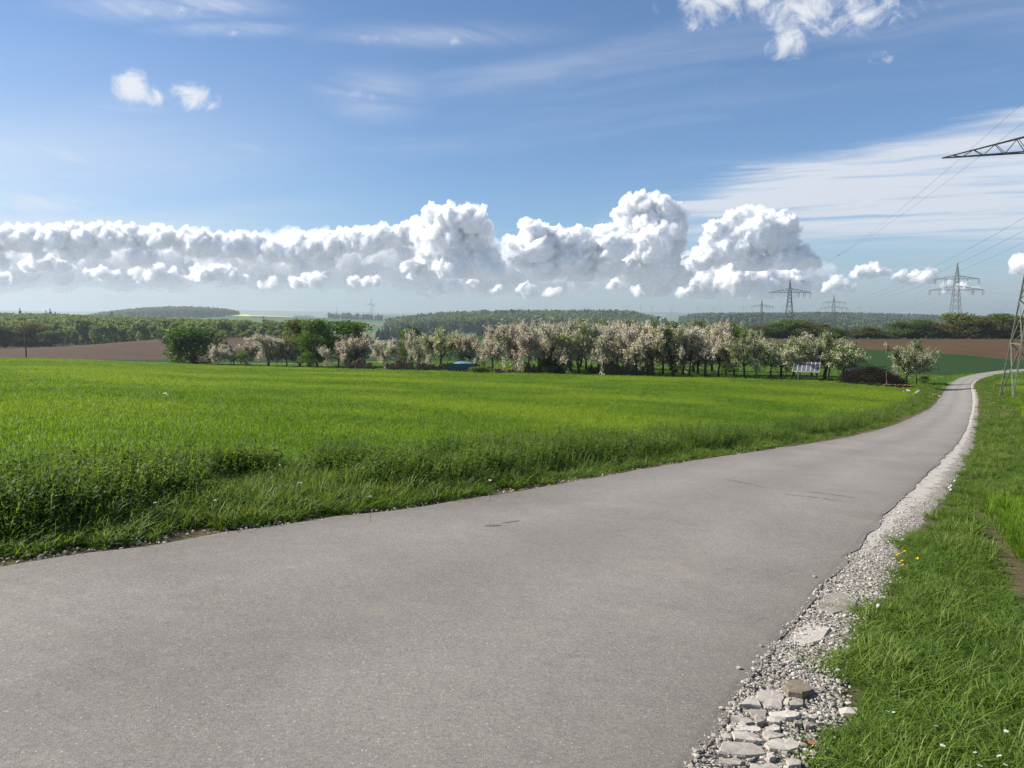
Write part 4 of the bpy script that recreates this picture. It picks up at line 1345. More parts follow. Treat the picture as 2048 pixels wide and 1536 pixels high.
# distant strips of rape and stubble lie on the far slope
def strip(name, m, px0, px1, Ya, Yb):
    px = np.linspace(px0, px1, 40); t = (px - 1024) / FPX
    V = []
    for k, f in enumerate((0, .33, .66, 1)):
        Y = (Ya + (Yb - Ya) * f) * np.ones_like(px)
        Y[0] = Y[-1] = (Ya + Yb) / 2
        V.append(np.stack([t * Y, Y, ground(t * Y, Y) + 1.2], -1))
    V = np.concatenate(V); idx = np.arange(160).reshape(4, 40)
    F = np.stack([idx[:-1, :-1], idx[:-1, 1:], idx[1:, 1:], idx[1:, :-1]], -1).reshape(-1, 4)
    tag(link(name, new_mesh(name, V, F, m)), kind='structure')


strip('rape_field', M['rape'], 418, 505, 2280, 2420)
strip('stubble_field', M['pale_field'], 500, 590, 2290, 2420)
strip('rape_strip', M['rape'], 462, 536, 1380, 1405)

# ------------------------------------------------------------------ pylons and power lines
def lattice_pylon(name, pos, rz, arms, height, base, waist_z, waist, label, steel, each_brace=False, ins=(1, -1), group=None, w=.12, sections=7):
    """four-legged lattice tower; arms = [(z, half length, rise, insulator offsets)]"""
    t = thing(name, pos, label, 'pylon', group, rz)

    def half(z):
        if z < waist_z:
            return base + (waist - base) * z / waist_z
        return waist + (.06 - waist) * ((z - waist_z) / (height - waist_z)) ** 1.25
    cs = [(-1, -1), (1, -1), (1, 1), (-1, 1)]
    zs = np.linspace(0, 1, 24) * height
    for sx, sy in cs:
        m = MB()
        for a, b in ((-.8, waist_z), (waist_z, height * .985)):
            ha, hb = half(max(a, 0)) + (base - waist) / waist_z * max(-a, 0), half(b)
            if a >= waist_z:
                pts = np.linspace(a, b, 5)
                for q in range(4):
                    m.bar((sx * half(pts[q]), sy * half(pts[q]), pts[q]), (sx * half(pts[q + 1]), sy * half(pts[q + 1]), pts[q + 1]), w * .7)
            else:
                m.bar((sx * ha, sy * ha, a), (sx * hb, sy * hb, b), w)
        link('leg', m.mesh('leg', steel), t)
    lv = [0.0]
    while lv[-1] < height * .93:
        lv.append(lv[-1] + max(half(lv[-1]) * (1.85 if each_brace else 1.7), .75))
    lv = [min(z, height * .95) for z in lv]
    allb = MB()
    for i in range(len(lv) - 1):
        z0, z1 = lv[i], lv[i + 1]
        if z1 <= z0: continue
        h0, h1 = half(z0), half(z1)
        for k in range(4):
            a, b = cs[k], cs[(k + 1) % 4]
            for (p, q) in ((((a[0] * h0, a[1] * h0, z0)), ((b[0] * h1, b[1] * h1, z1))), (((b[0] * h0, b[1] * h0, z0)), ((a[0] * h1, a[1] * h1, z1)))):
                if each_brace and z0 < waist_z:
                    m = MB(); m.bar(p, q, w * .62); link('brace', m.mesh('brace', steel), t)
                else:
                    allb.bar(p, q, w * .55)
            if i == 1 and each_brace:
                m = MB(); m.bar((a[0] * h0, a[1] * h0, z0), (b[0] * h0, b[1] * h0, z0), w * .8); link('girder', m.mesh('girder', steel), t)
    if allb.k:
        link('bracing', allb.mesh('bracing', steel), t)
    for z, L, rise, offs in arms:
        h = half(z); hu = half(z + rise)
        for sg in (-1, 1):
            m = MB()
            tip = (sg * L, 0, z)
            for sy in (-1, 1):
                m.bar((sg * h, sy * h, z), tip, w * .8)
                m.bar((sg * hu, sy * hu, z + rise), tip, w * .65)
                n = 5
                for q in range(n):
                    f0, f1 = q / n, (q + .5) / n
                    lo0 = np.array([sg * (h + (L - h) * f0), sy * h * (1 - f0), z]); up = np.array([sg * (hu + (L - hu) * f1), sy * hu * (1 - f1), z + rise * (1 - f1)])
                    f2 = (q + 1) / n
                    lo1 = np.array([sg * (h + (L - h) * f2), sy * h * (1 - f2), z])
                    m.bar(lo0, up, w * .4); m.bar(up, lo1, w * .4)
                    m.bar(lo0, (lo1[0], -lo1[1], z), w * .35)
            ar = link('cross_arm', m.mesh('cross_arm', M['steel_arm'] if each_brace else steel), t)
            if sg in ins:
                for o in offs:
                    m = MB()
                    for dx in (-.28, .28):
                        zz = np.linspace(z - .05, z - 1.9, 12)
                        m.tube([(sg * o + dx, 0, q) for q in zz], [.05 if i % 2 else .1 for i in range(12)], 6)
                    m.bar((sg * o - .3, 0, z - 1.95), (sg * o + .3, 0, z - 1.95), .08)
                    link('insulator', m.mesh('insulator', M['insulator']), ar)
    return t


def arm_pt(pos, rz, x, z):
    return np.array([pos[0] + math.cos(rz) * x, pos[1] + math.sin(rz) * x, pos[2] + z])


def wire(name, a, b, sag, label, group, r=.022, n=28, extra=None):
    t = np.linspace(0, 1, n)[:, None]
    P = a * (1 - t) + b * t
    P[:, 2] -= sag * 4 * (t * (1 - t))[:, 0]
    m = MB(); m.tube(P, r, 5)
    return tag(link(name, m.mesh(name, M['wire'], True)), label, 'power line', group)


def pylons():
    arm1 = [(21.4, 8.4, 1.7, (3.4, 5.7, 8.2))]
    # the line with one pair of arms
    pn = np.array([45.6, 66.0, 0]); pn[2] = gz(pn[0], pn[1])
    rzn = -R_(22)
    z_arm = row(1882, 68.5, 313) - pn[2]
    k = z_arm / 21.4
    lattice_pylon('pylon', pn, rzn, [(z_arm, 8.4, 1.7 * k, (3.4, 5.7, 8.2))], 27.4 * k, 2.6, 18.5 * k, .62,
                  'tall greenish lattice pylon standing right of the road beside the field', M['steel_green'], True, ins=(1,), w=.12)
    line = []
    for px, Y, rz, lab in [(1575, 315, -.17, 'grey single-armed lattice pylon rising behind the orchard with insulators on one side'),
                           (1520, 562, -.12, 'faint single-armed lattice pylon farther along the line above the ridge wood')]:
        p = at(px, Y)
        H = top_h(px, Y, 558 if px == 1575 else 597)
        za = top_h(px, Y, 585 if px == 1575 else 613)
        lattice_pylon('pylon', p, rz, [(za, 8.3, 1.7, (3.4, 5.7, 8.0))], H, 2.3, za * .85, .75, lab, M['steel_dark'], ins=(1,), group='pylons of the single-armed line', w=.16)
        line.append((p, rz, za, H))
    g = 'wires of the single-armed line'
    (p1, r1, za1, H1), (p2, r2, za2, H2) = line
    apex_n, apex1, apex2 = pn + [0, 0, 27.4 * k], p1 + [0, 0, H1], p2 + [0, 0, H2]
    # two earth wires leave the near pylon and meet in a clamp
    clamp = apex_n * .52 + apex1 * .48 + np.array([0, 0, -3.0])
    for s_, zz in ((-.55, .2), (.55, -.9)):
        wire('earth_wire', apex_n + np.array([s_, 0, zz]), clamp, .9, 'thin earth wire running from the near pylon down to the clamp in mid-air', g, .016)
    wire('earth_wire', clamp, apex1, .8, 'single earth wire between the mid-air clamp and the pylon behind the orchard', g, .016)
    m = MB(); m.tube([clamp + [-.25, -.3, .1], clamp, clamp + [.2, .35, -.12]], [.05, .13, .05], 6)
    tag(link('wire_clamp', m.mesh('wire_clamp', M['steel_dark'])), 'small dark clamp joining the two earth wires in mid-air', 'clamp')
    wire('earth_wire', apex1, apex2, 4, 'faint earth wire between the two far single-armed pylons', g, .016)
    for o in (3.4, 5.7, 8.2):
        a = arm_pt(pn, rzn, o, z_arm - 1.95); b = arm_pt(p1, r1, o, za1 - 1.95)
        wire('conductor', a, b, 6.0, 'conductor hanging between the near pylon and the pylon behind the orchard', g, .018)
        c = arm_pt(p2, r2, o, za2 - 1.95)
        wire('conductor', b, c, 6.0, 'conductor hanging between the two far single-armed pylons', g, .018)
    # the line with two pairs of arms
    q = []
    for px, Y, ty, a1, a2, lab in [(1905, 317, 523, 558, 580, 'large grey lattice pylon with two tiers of arms in front of the hedge'),
                                   (1663, 612, 588, 605, 616, 'smaller lattice pylon with two tiers of arms in front of the ridge wood')]:
        p = at(px, Y)
        H, u, lo = top_h(px, Y, ty), top_h(px, Y, a1), top_h(px, Y, a2)
        lattice_pylon('pylon', p, -.2, [(lo, 10.2, 1.6, (6.2, 10.0)), (u, 8.4, 1.4, (4.2, 8.2))], H, 2.6, lo * .96, 1.05, lab, M['steel_dark'] if Y > 400 else M['steel'], group='pylons of the double-armed line', w=.15)
        q.append((p, lo, u, H))
    g = 'wires of the double-armed line'
    (pa, la, ua, Ha), (pb, lb, ub, Hb) = q
    po = pa - (pb - pa) * .95; po[2] = gz(po[0], po[1])
    lattice_pylon('pylon', po, -.2, [(la, 10.2, 1.6, (6.2, 10.0)), (ua, 8.4, 1.4, (4.2, 8.2))], Ha, 2.6, la * .96, 1.05, 'lattice pylon with two tiers of arms off to the right of the camera', M['steel'], group='pylons of the double-armed line', w=.2)
    for (p0, l0, u0, h0), (p1_, l1, u1, h1), lab in (((pa, la, ua, Ha), (pb, lb, ub, Hb), 'pale conductor sagging in front of the ridge wood between the two-tier pylons'),
                                                    ((po, la, ua, Ha), (pa, la, ua, Ha), 'conductor coming in from the right to the large two-tier pylon')):
        for s_ in (-1, 1):
            for o, z0, z1 in ((6.2, l0, l1), (10.0, l0, l1), (4.2, u0, u1), (8.2, u0, u1)):
                wire('conductor', arm_pt(p0, -.2, s_ * o, z0 - 1.95), arm_pt(p1_, -.2, s_ * o, z1 - 1.95), 8.5, lab, g, .022)
        wire('earth_wire', p0 + [0, 0, h0], p1_ + [0, 0, h1], 6, lab.replace('conductor', 'earth wire'), g, .015)


pylons()


def utility_poles():
    for px, Y, ty, lab in [(54, 205, 655, 'dark wooden pole standing behind the crest of the crop field'), (530, 338, 632, 'wooden utility pole with short crossbars in front of the forest')]:
        p = at(px, Y); h = top_h(px, Y, ty)
        t = thing('utility_pole', p, lab, 'pole')
        m = MB(); m.tube([(0, 0, -.5), (0, 0, h * .5), (0, 0, h)], [.17, .14, .11], 8)
        link('post', m.mesh('post', M['bark'], True), t)
        if px > 100:
            for z, L in ((h - .5, 1.25), (h - 1.9, .8)):
                m = MB(); m.box((0, 0, z), (2 * L, .14, .14)); ar = link('crossbar', m.mesh('crossbar', M['bark']), t)
                for s_ in (-1, 1):
                    m = MB(); m.tube([(s_ * L * .9, 0, z + .07), (s_ * L * .9, 0, z + .3)], [.05, .08], 6); link('insulator', m.mesh('insulator', M['insulator']), ar)


utility_poles()


# ------------------------------------------------------------------ wind turbines
def turbines():
    m = MB(); m.tube([(0, 0, -8), (0, 0, 50), (0, 0, 100)], [2.6, 2.1, 1.5], 10); tower = m.mesh('tower', M['turbine'], True)
    m = MB(); m.box((0, 1.5, 101.5), (3.6, 10, 3.8)); nac = m.mesh('nacelle', M['turbine'])
    m = MB(); m.tube([(0, -3.3, 101.5), (0, -5.2, 101.5), (0, -6.4, 101.5)], [1.9, 1.7, .3], 10); hub = m.mesh('hub', M['turbine'], True)
    V, F = [], []
    for i, (z, c, th) in enumerate([(0, 2.2, 1.6), (9, 4.2, 1.0), (25, 2.9, .6), (45, 1.4, .3), (56, .4, .12)]):
        V += [(-c * .4, -th / 2, z), (c * .6, -th / 4, z), (c * .6, th / 4, z), (-c * .4, th / 2, z)]
        if i:
            k = 4 * i
            F += [(k - 4 + j, k - 4 + (j + 1) % 4, k + (j + 1) % 4, k + j) for j in range(4)]
    F += [(3, 2, 1, 0), (16, 17, 18, 19)]
    blade = new_mesh('blade', np.array(V, float), F, M['turbine'], smooth=True)
    lst = [(743, 607, 5400, .15, .35, 'largest wind turbine, standing above the distant fields'), (746.5, 611, 6900, .9, -.2, 'turbine partly hidden behind the largest wind turbine')]
    for px, hy, Y, a in [(1045, 617, 9600, .4), (1091, 617, 9400, .1), (1089, 620, 10300, .7), (1149, 620, 9700, .9), (1205, 621, 10000, .3), (1280, 614, 8000, .1), (1302, 615, 8200, 1.0), (1341, 618, 8300, .6), (1394, 617, 9200, .2),
                      (1425, 616, 9200, .8), (1440, 619, 9700, .4), (1484, 614, 8900, .0), (1502, 618, 9900, .9), (1564, 615, 9400, .5), (1692, 618, 10200, .3), (1716, 614, 9000, .1), (1739, 616, 9600, .7)]:
        lst.append((px, hy, Y, a, .3 + rng.random() * .5, None))
    for px, hy, Y, a, yaw, lab in lst:
        ks = .62 if lab is None else .8
        Y *= ks
        zhub = row(px, Y, hy)
        x = (px - 1024) / FPX * Y
        base = gz(x, Y)
        h = max(zhub - base, 70)
        if lab is None:
            lab = 'tiny wind turbine on the horizon above the hillside wood' if px < 1250 else ('tiny wind turbine seen in the gap between the two woods' if px < 1370 else 'tiny wind turbine on the horizon above the ridge wood')
        t = thing('wind_turbine', (x, Y, zhub - 101.5 * ks), lab, 'wind turbine', 'wind turbines on the horizon', -math.atan2(x, Y) + yaw, ks)
        tw = link('tower', tower, t)
        link('nacelle', nac, t); link('hub', hub, t)
        for k in range(3):
            b = link('blade', blade, t, (0, -4.6, 101.5), (0, a + k * 2.0944, 0))
    # radio mast
    Y = 3600; x = (675 - 1024) / FPX * Y; zt = row(675, Y, 614); b = gz(x, Y)
    t = thing('radio_mast', (x, Y, b), 'slim radio mast standing on the distant fields beside the largest turbine', 'mast')
    m = MB(); m.tube([(0, 0, -3), (0, 0, (zt - b) * .6), (0, 0, zt - b)], [1.4, 1.0, .35], 8); link('shaft', m.mesh('shaft', M['turbine'], True), t)
    for f in (.82, .9):
        m = MB(); m.tube([(0, 0, (zt - b) * f), (0, 0, (zt - b) * f + 2.4)], [2.0, 2.0], 8); link('antenna_ring', m.mesh('antenna_ring', M['turbine']), t)


turbines()


# ------------------------------------------------------------------ things around the orchard
def log_stack(px, w, h, d, Y, lab, seed, mt, loose=0):
    """firewood stack: rows of short logs laid end-on"""
    r = np.random.default_rng(seed)
    p = at(px, Y)
    t = thing('firewood_stack', p, lab, 'wood stack', 'firewood stacks at the orchard edge', -math.atan2(p[0], p[1]))
    m = MB()
    x = -w / 2
    while x < w / 2:
        z = 0
        top = h * (.82 + .18 * math.sin(x * 2.1 + seed) + .08 * r.normal())
        rr = .085 + .05 * r.random()
        while z < top:
            q = rr * (.8 + .4 * r.random())
            o = r.normal(0, .05)
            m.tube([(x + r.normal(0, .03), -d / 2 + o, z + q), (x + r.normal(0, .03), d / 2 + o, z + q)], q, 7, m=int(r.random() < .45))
            z += q * 1.75
        x += rr * 1.9
    for i in range(loose):
        a = r.random() * 3
        c = np.array([w / 2 + r.random() * .7, r.normal(0, .3), .1])
        v = np.array([math.cos(a), math.sin(a), r.random() * .5]) * .45
        m.tube([c - v, c + v], .08, 6, m=1)
    tag(link('logs', m.mesh('logs', [M['old_wood'], mt]), t), kind='stuff')
    m = MB()
    for s_ in (-.3, .3):
        m.box((0, s_ * d, -.02), (w * 1.02, .12, .14))
    link('bearer', m.mesh('bearer', M['old_wood']), t)


def yard():
    b = e1
    log_stack(718, 4.7, 1.75, 1.1, b(718) + 1.5, 'broad brown firewood stack beneath the wide white apple tree', 1, M['cut_wood'])
    log_stack(800, 4.3, 1.7, 1.1, b(800) + .5, 'dark firewood stack with a light wooden top and loose logs at its end', 2, M['cut_wood'], 14)
    log_stack(852, 3.0, 1.3, 1.0, b(852) + 2, 'low reddish firewood stack behind the loose logs', 3, M['old_wood'])
    log_stack(967, 3.2, 1.25, 1.0, b(967) + 4, 'sloping reddish firewood heap right of the teal trailer', 4, M['cut_wood'])
    log_stack(997, .95, 1.15, .9, b(997) - 1, 'narrow dark block of stacked wood beside the bright green bush', 5, M['old_wood'])
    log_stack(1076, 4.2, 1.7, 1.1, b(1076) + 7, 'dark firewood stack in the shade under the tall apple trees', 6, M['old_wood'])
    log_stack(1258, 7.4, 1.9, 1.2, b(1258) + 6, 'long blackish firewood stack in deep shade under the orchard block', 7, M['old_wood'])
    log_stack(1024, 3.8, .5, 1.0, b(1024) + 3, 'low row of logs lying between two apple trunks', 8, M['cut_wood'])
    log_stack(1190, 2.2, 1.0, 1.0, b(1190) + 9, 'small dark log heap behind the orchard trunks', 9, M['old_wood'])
    # dark yew-like bush in the shade
    plant_tree('shrub', DARK[0], 1112, b(1112) + 5, 716, 62, 'low dark bush in the shade beneath the orchard block', None, 'bush')
    plant_tree('shrub', SHRUB[0], 958, b(958) - 1.5, 733, 44, 'low bright green bush in front of the teal trailer', None, 'bush')
    # teal trailer
    p = at(924, b(924) + 1.0); rz = -math.atan2(p[0], p[1]) - .05
    t = thing('farm_trailer', p, 'teal flat-sided farm trailer parked at the orchard edge', 'trailer', None, rz)
    W, D, H0, H1 = 4.4, 1.9, .35, 1.35
    m = MB(); m.box((0, 0, H0 + .06), (W, D, .12)); link('floor', m.mesh('floor', M['teal']), t)
    for y in (-D / 2 + .03, D / 2 - .03):
        m = MB(); m.box((0, y, (H0 + H1) / 2 + .06), (W, .06, H1 - H0 - .0))
        for q in np.linspace(-W / 2 + .1, W / 2 - .1, 6):
            m.box((q, y + (-.045 if y < 0 else .045), (H0 + H1) / 2 + .06), (.07, .04, H1 - H0 - .06))
        link('side_wall', m.mesh('side_wall', M['teal']), t)
    for x in (-W / 2 + .03, W / 2 - .03):
        m = MB(); m.box((x, 0, (H0 + H1) / 2 + .06), (.05, D - .14, H1 - H0 - .04)); link('end_wall', m.mesh('end_wall', M['teal']), t)
    for x in (-.55, .55):
        for y in (-D / 2 - .02, D / 2 + .02):
            m = MB(); m.tube([(x, y - .1, .34), (x, y + .1, .34)], .34, 14)
            wl = link('wheel', m.mesh('wheel', M['bark']), t)
            m = MB(); m.tube([(x, y - .115, .34), (x, y + .115, .34)], .17, 10); link('rim', m.mesh('rim', M['steel']), wl)
    m = MB(); m.bar((-W / 2, 0, .45), (-W / 2 - 1.3, 0, .4), .1); link('drawbar', m.mesh('drawbar', M['steel_dark']), t)
    # crumpled tarpaulin over the load
    n = 26
    gx, gy = np.meshgrid(np.linspace(-1.9, 1.5, n), np.linspace(-.8, .8, 12), indexing='ij')
    r = np.random.default_rng(5)
    bump = sum(r.normal(0, .11 / (1 + k * .2)) * np.sin(gx * (1.5 + k) + r.random() * 6 + gy * (k % 3)) for k in range(9))
    gz_ = np.clip(.62 - .1 * (gx - .3) ** 2 - .55 * np.abs(gy) ** 2.2, -.3, 1) + .32 * bump
    V = np.stack([gx, gy, gz_], -1).reshape(-1, 3); idx = np.arange(n * 12).reshape(n, 12)
    Fq = np.stack([idx[:-1, :-1], idx[1:, :-1], idx[1:, 1:], idx[:-1, 1:]], -1).reshape(-1, 4)
    bot = V.copy(); bot[:, 2] -= .04
    V2 = np.vstack([V, bot]); F2 = np.vstack([Fq, Fq[:, ::-1] + len(V)])
    o = link('tarpaulin', new_mesh('tarpaulin', V2, F2, M['tarp']), None, p + np.array([0, 0, 1.1]), (0, 0, rz))
    tag(o, 'crumpled blue tarpaulin heaped on the teal trailer', 'tarpaulin')
    # second blue-covered implement left of the trailer
    p2 = at(884, b(884) + 3)
    log_stack(880, 3.0, 1.2, 1.0, b(880) + 3.2, 'dark log stack in the shade left of the teal trailer', 12, M['old_wood'])

    # shelter with solar roof
    p = at(1613, b(1613) + 2.6); Y = p[1]
    rz = -math.atan2(p[0], p[1]) - .08
    t = thing('solar_shelter', p, 'small open shelter with a sloping roof of solar panels', 'shelter', None, rz)
    k = Y / FPX                     # metres per picture pixel there
    Wr = 49 * k
    z0, z1 = 19.0 * k, 36.5 * k     # eave and ridge heights
    y0, y1 = -1.15, .75
    sl_ = math.atan2(z1 - z0, y1 - y0); Lr = math.hypot(z1 - z0, y1 - y0)
    rot = Matrix.Rotation(sl_, 3, 'X')
    c = np.array([0, (y0 + y1) / 2, (z0 + z1) / 2])
    m = MB(); m.box(c - np.array([0, 0, .05]), (Wr, Lr, .05), rot); roof = link('roof', m.mesh('roof', M['white_paint']), t)
    nrm = np.array(rot @ Vector((0, 0, 1)))
    for i in range(6):
        x = (-Wr / 2) + (i + .5) * Wr / 6
        m = MB(); m.box(np.array([x, c[1], c[2]]) + nrm * .02, (Wr / 6 - .06, Lr - .1, .04), rot); link('solar_panel', m.mesh('solar_panel', M['panel']), roof)
    for i in range(7):
        x = -Wr / 2 + i * Wr / 6
        m = MB(); m.box(np.array([x, c[1], c[2]]) + nrm * .035, (.055, Lr, .05), rot); link('frame_bar', m.mesh('frame_bar', M['white_paint']), roof)
    for x, y, mm in ((-Wr * .30, -.75, 'white_paint'), (Wr * .40, -.75, 'old_wood'), (-Wr * .26, .5, 'old_wood'), (Wr * .40, .5, 'old_wood')):
        zt = z0 + (y - y0) * math.tan(sl_) - .12
        m = MB(); m.box((x, y, zt / 2 - .1), (.13, .13, zt + .2)); link('post', m.mesh('post', M[mm]), t)
    for y in (-.75, .5):
        m = MB(); m.box((.15, y, .12), (Wr * .86, .16, .16)); link('ground_beam', m.mesh('ground_beam', M['old_wood']), t)
    m = MB(); m.box((.2, .1, .5), (Wr * .7, .45, .07)); m.box((-.5, .1, .25), (.1, .3, .5)); m.box((1.0, .1, .25), (.1, .3, .5)); link('bench', m.mesh('bench', M['old_wood']), t)
    m = MB(); m.tube([(.35, -.3, .5), (.35, -.3, z0)], .03, 6); link('rod', m.mesh('rod', M['steel_dark']), t)

    # brush pile
    Y = b(1748) - .5; p = at(1748, Y); k = Y / FPX
    t = thing('brush_pile', p, 'long dark heap of pruned branches beside the lone roadside apple tree', 'brush pile', None, -math.atan2(p[0], p[1]))
    r = np.random.default_rng(3)
    m = MB()
    W = 118 * k
    for i in range(1500):
        x = (r.random() - .5) * W * .96
        u = x / W + .5
        top = (math.sin(math.pi * min(1, u * .82 + .10)) ** .55) * 40 * k * (1 - .5 * max(0, u - .55) / .45)
        y = r.normal(0, .75)
        z = max(.05, top * (1 - (abs(y) / 2.2) ** 1.5)) * math.sqrt(r.random())
        a = r.normal(0, .7) + (3.14 if r.random() < .5 else 0); e = r.normal(.14, .42)
        L = .35 + .75 * r.random()
        d = np.array([math.cos(a) * math.cos(e), math.sin(a) * math.cos(e), math.sin(e)]) * L
        rad = .010 + .022 * r.random() ** 3
        c = np.array([x, y, z])
        m.tube([c - d, c + r.normal(0, .06, 3), c + d], [rad, rad, rad * .4], 4, cap=False)
    tag(link('branches', m.mesh('branches', M['dead_twig']), t), kind='stuff')
    m = MB()
    for i in range(4):
        x = W * (.12 + .1 * i); m.tube([(x, -1.0, .1), (x + .5, -1.2, .35), (x + 1.1, -1.3, .25)], [.05, .045, .03], 6)
    m.tube([(W * .20, -1.1, .4), (W * .185, -1.0, 1.9)], [.035, .02], 6)
    link('pale_branch', m.mesh('pale_branch', M['straw']), t)
    # water tank behind it
    Y2 = b(1700) + 9; p = at(1703, Y2)
    t = thing('water_tank', p, 'pale water tank peeping over the brush pile', 'tank')
    H = top_h(1703, Y2, 736)
    m = MB(); m.box((0, 0, H / 2), (1.15, 1.0, H - .12)); link('body', m.mesh('body', M['white_paint']), t)
    m = MB()
    for z in np.linspace(.15, H - .1, 5): m.box((0, 0, z), (1.22, 1.07, .04))
    link('cage', m.mesh('cage', M['steel']), t)
    m = MB(); m.tube([(0, 0, H - .06), (0, 0, H + .02)], .2, 10); link('lid', m.mesh('lid', M['steel_dark']), t)
    # heap of rubble by the roadside verge
    P = hit([(1860, 790)])[0]
    r = np.random.default_rng(8)
    t = thing('rubble_heap', (P[0] - .6, P[1], gz(P[0] - .6, P[1])), 'small heap of pale rubble on the left verge near the lone apple tree', 'rubble')
    for i in range(16):
        o = link('stone', pebble_mesh(500 + i % 5, M['concrete']), t, (r.normal(0, .5), r.normal(0, 1.6), .06 + .1 * r.random()), (r.random(), r.random(), r.random() * 6), .12 + .13 * r.random())


yard()


# ------------------------------------------------------------------ broken concrete of the shoulder
def slabs():
    Z = lambda x, y: (1350 + x / 3.98, 1150 + y / 3.98)
    PO = [[(650, 970), (760, 960), (870, 995), (850, 1060), (850, 1110), (720, 1100), (660, 1060)], [(600, 1020), (650, 1024), (690, 1108), (510, 1110), (545, 1065)], [(862, 1060), (880, 1025), (932, 1030), (900, 1072)],
          [(905, 1060), (960, 1030), (1020, 1050), (1020, 1090), (912, 1100)], [(530, 1125), (735, 1118), (720, 1185), (640, 1188), (600, 1160)], [(742, 1140), (900, 1130), (1000, 1150), (960, 1185), (880, 1190), (760, 1160)],
          [(640, 1195), (700, 1190), (715, 1225), (650, 1240)], [(730, 1185), (800, 1175), (870, 1200), (830, 1228), (740, 1230)], [(480, 1180), (560, 1190), (630, 1230), (560, 1243), (440, 1200)],
          [(412, 1230), (520, 1225), (600, 1255), (685, 1275), (660, 1295), (402, 1286)], [(722, 1262), (790, 1234), (842, 1260), (832, 1288), (742, 1285)], [(1020, 1220), (1100, 1225), (1110, 1255), (1040, 1260)],
          [(357, 1300), (428, 1297), (452, 1320), (448, 1368), (372, 1360)], [(444, 1302), (655, 1306), (676, 1340), (712, 1372), (640, 1386), (470, 1372)], [(694, 1278), (800, 1300), (880, 1330), (742, 1366), (704, 1330)],
          [(372, 1380), (620, 1392), (700, 1435), (738, 1470), (560, 1500), (342, 1475)], [(706, 1392), (820, 1348), (930, 1350), (1000, 1390), (980, 1430), (890, 1470), (746, 1448)], [(350, 1515), (480, 1508), (560, 1536), (520, 1570), (340, 1560)],
          [(1055, 1160), (1110, 1150), (1115, 1190), (1060, 1195)], [(945, 1215), (1010, 1210), (1015, 1240), (950, 1250)], [(362, 1232), (408, 1208), (418, 1230), (372, 1258)], [(740, 1490), (790, 1480), (800, 1520), (750, 1530)],
          [(600, 1560), (780, 1550), (860, 1600), (700, 1650), (580, 1620)], [(880, 1540), (980, 1530), (1000, 1580), (900, 1600)]]
    FLAT = [[(1190, 170), (1300, 160), (1440, 165), (1470, 200), (1440, 260), (1410, 330), (1330, 320), (1250, 342), (1120, 290), (1150, 230)], [(960, 430), (1080, 400), (1240, 450), (1190, 520), (1140, 560), (1050, 590), (880, 560)],
            [(840, 650), (930, 640), (990, 700), (900, 730), (830, 700)]]
    r = np.random.default_rng(2)

    def piece(poly, name, m, lift, thick, parent):
        P = hit([Z(*q) for q in poly])
        c = P.mean(0)
        n = len(P)
        # ragged outline: a broken point between corners
        Q = []
        for i in range(n):
            a, b_ = P[i], P[(i + 1) % n]
            Q += [a, (a + b_) / 2 + r.normal(0, .006, 2)]
        Q = c + (np.array(Q) - c) * 1.0
        n = len(Q)
        zc = gz(c[0], c[1])
        tl = r.normal(0, .035, 2) if thick > .03 else (0, 0)
        zz = ground(Q[:, 0], Q[:, 1]) - zc + ((Q - c) @ np.array(tl)) + r.normal(0, .002, n)
        inn = c + (Q - c) * .93
        V = np.vstack([np.column_stack([Q - c, zz - thick]), np.column_stack([Q - c, zz - .008]), np.column_stack([inn - c, zz]), [[0, 0, float(np.mean(zz)) + .003]]])
        F = [tuple(range(n))[::-1]]
        for i in range(n):
            j = (i + 1) % n
            F += [(i, j, n + j, n + i), (n + i, n + j, 2 * n + j, 2 * n + i), (2 * n + i, 2 * n + j, 3 * n)]
        me = new_mesh(name, V, F, m)
        import bmesh
        bm = bmesh.new(); bm.from_mesh(me); bmesh.ops.recalc_face_normals(bm, faces=bm.faces); bm.to_mesh(me); bm.free()
        return link(name, me, parent, (c[0], c[1], zc + lift))
    for q in PO:
        piece(q, 'concrete_slab', M['concrete'], .030 + r.random() * .014, .05, shoulder)
    for q in FLAT:
        piece(q, 'concrete_slab', M['concrete'], .026, .03, shoulder)
    piece([(850, 960), (900, 920), (1000, 915), (1060, 950), (1090, 1000), (1010, 1030), (900, 1010)], 'brown_block', M['brown_stone'], .06, .08, shoulder)
    # loose stones lying on the asphalt
    for x, y, s_ in [(1108, 45, .022), (855, 497, .016), (680, 605, .014), (512, 790, .018), (640, 800, .03), (365, 1112, .012), (1325, 105, .045), (1370, 1120, .05)]:
        P = hit([Z(x, y)])[0]
        o = link('loose_stone', pebble_mesh(int(x), M['pebble']), None, (P[0], P[1], gz(*P) + ROAD_Z + s_ * .35 - (.03 if x > 1200 or x == 640 else 0)), (0, 0, x), s_)
        lab = 'grey stone lying in the grass beside the broken slabs' if x == 1370 else ('large dark stone on the gravel behind the intact slab' if x == 1325 else ('dark stone at the very edge of the asphalt' if x == 640 else 'small loose stone lying on the asphalt near its broken edge'))
        tag(o, lab, 'stone', 'loose stones by the road edge')
    # rust-brown dead leaf
    P = hit([Z(1065, 1455)])[0]
    V = np.array([(-.035, 0, 0), (0, -.02, .012), (.04, 0, .03), (0, .022, .010), (0, 0, -.004)])
    tag(link('dead_leaf', new_mesh('dead_leaf', V, [(0, 1, 4), (1, 2, 4), (2, 3, 4), (3, 0, 4)], M['dry_leaf']), None, (P[0], P[1], gz(*P) + .06), (0, .5, .3)), 'rust-brown dead leaf at the foot of the broken slabs', 'leaf')


slabs()


